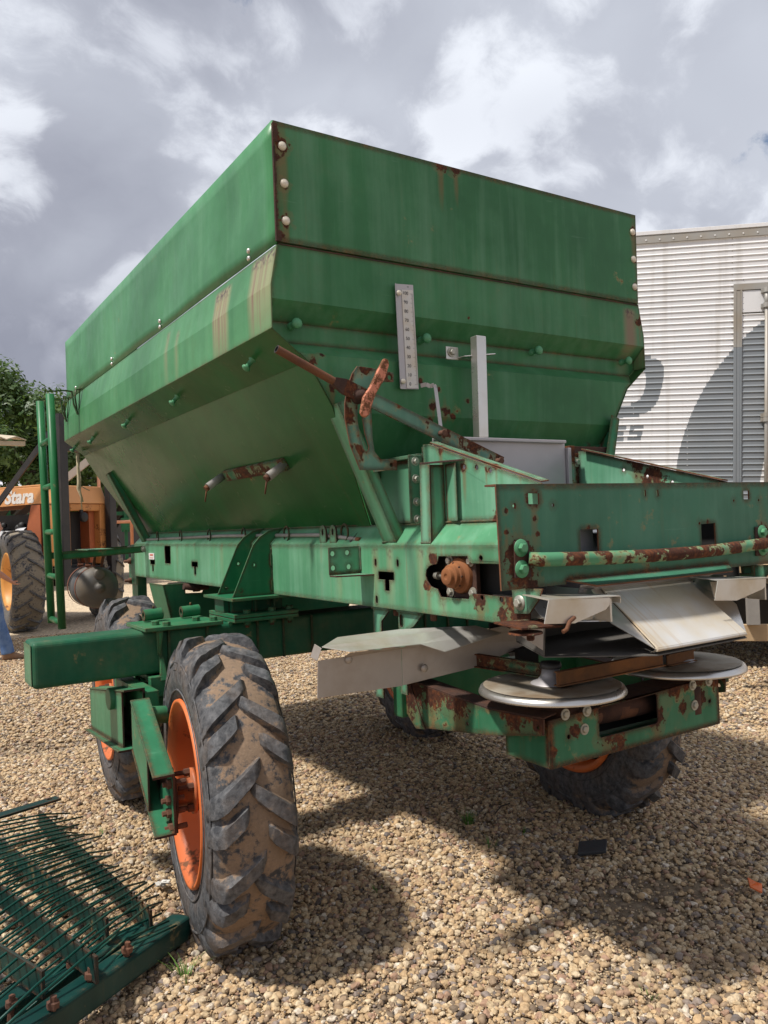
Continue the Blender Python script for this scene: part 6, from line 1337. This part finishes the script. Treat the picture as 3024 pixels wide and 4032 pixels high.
shb = MB(); limb_loft(shb, [(-.01, 0, 1.02, .150, .19), (.0, 0, 1.1, .135, .175), (.02, 0, 1.2, .137, .182), (.05, 0, 1.36, .142, .200), (.06, 0, 1.47, .112, .185), (.07, 0, 1.525, .072, .085)], 20)
for yy in (-.215, .215): limb_loft(shb, [(.05, yy*.6, 1.45, .08, .08), (.05, yy*.95, 1.40, .072, .072), (.03, yy*1.05, 1.27, .066, .066), (.02, yy*1.07, 1.22, .066, .066)], 14)
so_ = obj('shirt', shb, M['shirt'], pe, local=True); rm = so_.modifiers.new('merge', 'REMESH'); rm.mode = 'VOXEL'; rm.voxel_size = .011; rm.use_smooth_shade = True
hb_ = MB(); hb_.sphere((.085, 0, 1.725), .105, 9, 0, (.98, .84, 1.0)); obj('hair', hb_, M['hair'], pe, local=True)
for yy, x, z, pit in ((-.095, .215, .0, 0), (.095, -.26, .035, .25)):
    bt = MB(); fx = lambda a, h: (x+a*math.cos(pit)+h*math.sin(pit), z+h*math.cos(pit)-a*math.sin(pit)*.3)
    secs = []
    for a, w_, h_ in ((-.085, .030, .11), (-.06, .042, .20), (.0, .044, .19), (.05, .043, .115), (.11, .048, .085), (.17, .046, .065), (.205, .026, .045)):
        xx, zz = fx(a, 0); secs.append([(xx, yy-w_, zz+.004), (xx, yy+w_, zz+.004), (xx, yy+w_*.95, zz+h_*.6), (xx, yy+w_*.45, zz+h_), (xx, yy-w_*.45, zz+h_), (xx, yy-w_*.95, zz+h_*.6)])
    bt.loft(secs, 0, True); bo = obj('boot', bt, M['boot'], pe, local=True); sb = bo.modifiers.new('round', 'SUBSURF'); sb.levels = 2; sb.render_levels = 2

# ------------------------------------------------------------------ small things
rp = MB(); P_ = [(1.292, 6.30, 2.17), (1.285, 6.29, 2.06), (1.290, 6.29, 1.95), (1.282, 6.29, 1.90), (1.298, 6.285, 1.84), (1.302, 6.285, 1.74)]
rp.tube(P_, .012, 7, rr=[.018, .010, .016, .013, .006, .004]); rp.tube([(1.285, 6.29, 2.1), (1.30, 6.28, 1.98), (1.292, 6.28, 1.88), (1.31, 6.28, 1.80)], .006, 6); rp.tube([(1.29, 6.29, 1.93), (1.33, 6.28, 1.90), (1.36, 6.27, 1.885)], .004, 6)
tag(obj('straw_rope', rp, M['rope']), 'frayed straw-coloured rope hanging below front hopper corner', 'rope')
rb = MB(); rb.plate([(-.075, -.035, 0), (.05, -.055, .004), (.085, .03, .008), (-.04, .06, .0)], [], (0, 0, .016)); o = obj('rubber_scrap', rb, M['rubber_scrap'], bevel=.004); o.location = (2.70, 2.585, .028); o.rotation_euler = (R(8), R(-6), R(-30)); tag(o, 'flat black rubber scrap lying on gravel', 'scrap')
pp = MB()
for k in range(9):
    a = random.uniform(0, 6.28); c = Vector((random.uniform(-.03, .03), random.uniform(-.03, .03), .02+random.uniform(0, .03))); u = Vector((math.cos(a), math.sin(a), random.uniform(-.5, .5)))*.03; v = Vector((-math.sin(a), math.cos(a), random.uniform(-.6, .6)))*.018
    pp.add([c-u-v, c+u-v, c+u*.8+v, c-u+v*.7], [(0, 1, 2, 3)])
o = obj('crumpled_paper', pp, M['paper'], solid=.002); o.scale = (.7, .7, .7); o.location = (.985, 3.42, .02); tag(o, 'crumpled white paper on gravel left of the near tyre', 'litter')
op = MB(); op.plate([(-.03, -.02, 0), (.03, -.025, .01), (.01, .0, .015), (.035, .03, .01), (-.02, .025, 0)], [], (0, 0, .006)); o = obj('plastic_scrap', op, M['plastic_orange']); o.location = (2.93, 1.93, .03); o.rotation_euler = (R(20), 0, R(40)); tag(o, 'bright orange plastic scrap on gravel at right edge', 'litter')
for i, (x, y, L_, a, lb) in enumerate(((2.72, 3.22, .16, 20, 'thin dark twig lying beside the right rear tyre'), (3.3, 2.5, .10, 70, 'short dark twig on gravel right of the machine'))):
    tw = MB(); c, s2 = math.cos(R(a)), math.sin(R(a)); tw.tube([(x-c*L_/2, y-s2*L_/2, .03), (x, y+.01, .042), (x+c*L_/2, y+s2*L_/2, .034)], .004, 6); tag(obj('twig', tw, M['bark']), lb, 'twig')
def tuft(x, y, n, h, sp_, seed, lb):
    rd = random.Random(seed); mb = MB()
    for k in range(n):
        a = rd.uniform(0, 2*PI); r0 = rd.random()*sp_*.4; bx_, by_ = x+math.cos(a)*r0, y+math.sin(a)*r0; hh = h*rd.uniform(.5, 1); ln = rd.uniform(.2, .9)*hh; w_ = rd.uniform(.0016, .0032); sx, sy_ = -math.sin(a)*w_, math.cos(a)*w_; rows = []
        for q in range(4):
            t = q/3; px, py, pz = bx_+math.cos(a)*ln*t**1.6, by_+math.sin(a)*ln*t**1.6, .008+hh*(t-.25*t*t); k_ = 1-t*.9; rows += [(px-sx*k_, py-sy_*k_, pz), (px+sx*k_, py+sy_*k_, pz)]
        mb.add(rows, [(0, 1, 3, 2), (2, 3, 5, 4), (4, 5, 7, 6)])
    tag(obj('grass_tuft', mb, M['blade'], fix=False), lb, 'grass', 'grass tufts in the gravel')
tuft(2.49, 3.22, 60, .085, .09, 1, 'dense bright green grass tuft beyond the near tyre shadow')
tuft(2.38, 2.92, 16, .06, .09, 2, 'sparse pale grass tuft just below the dense tuft')
tuft(.765, 2.905, 40, .12, .09, 3, 'grass tuft against the teal frame tube')
tuft(.855, 2.72, 22, .10, .10, 4, 'thin grass blades on gravel in front of the near tyre')
tuft(2.62, 2.95, 12, .05, .09, 5, 'small grass sprout between dense tuft and rubber scrap')
tuft(2.03, 1.72, 12, .05, .08, 6, 'tiny grass sprout near the bottom edge')
tuft(.92, 4.25, 10, .05, .08, 7, 'tiny grass sprout left of front wheel')
tuft(1.72, 2.86, 9, .04, .08, 8, 'tiny grass sprout inside near tyre shadow')
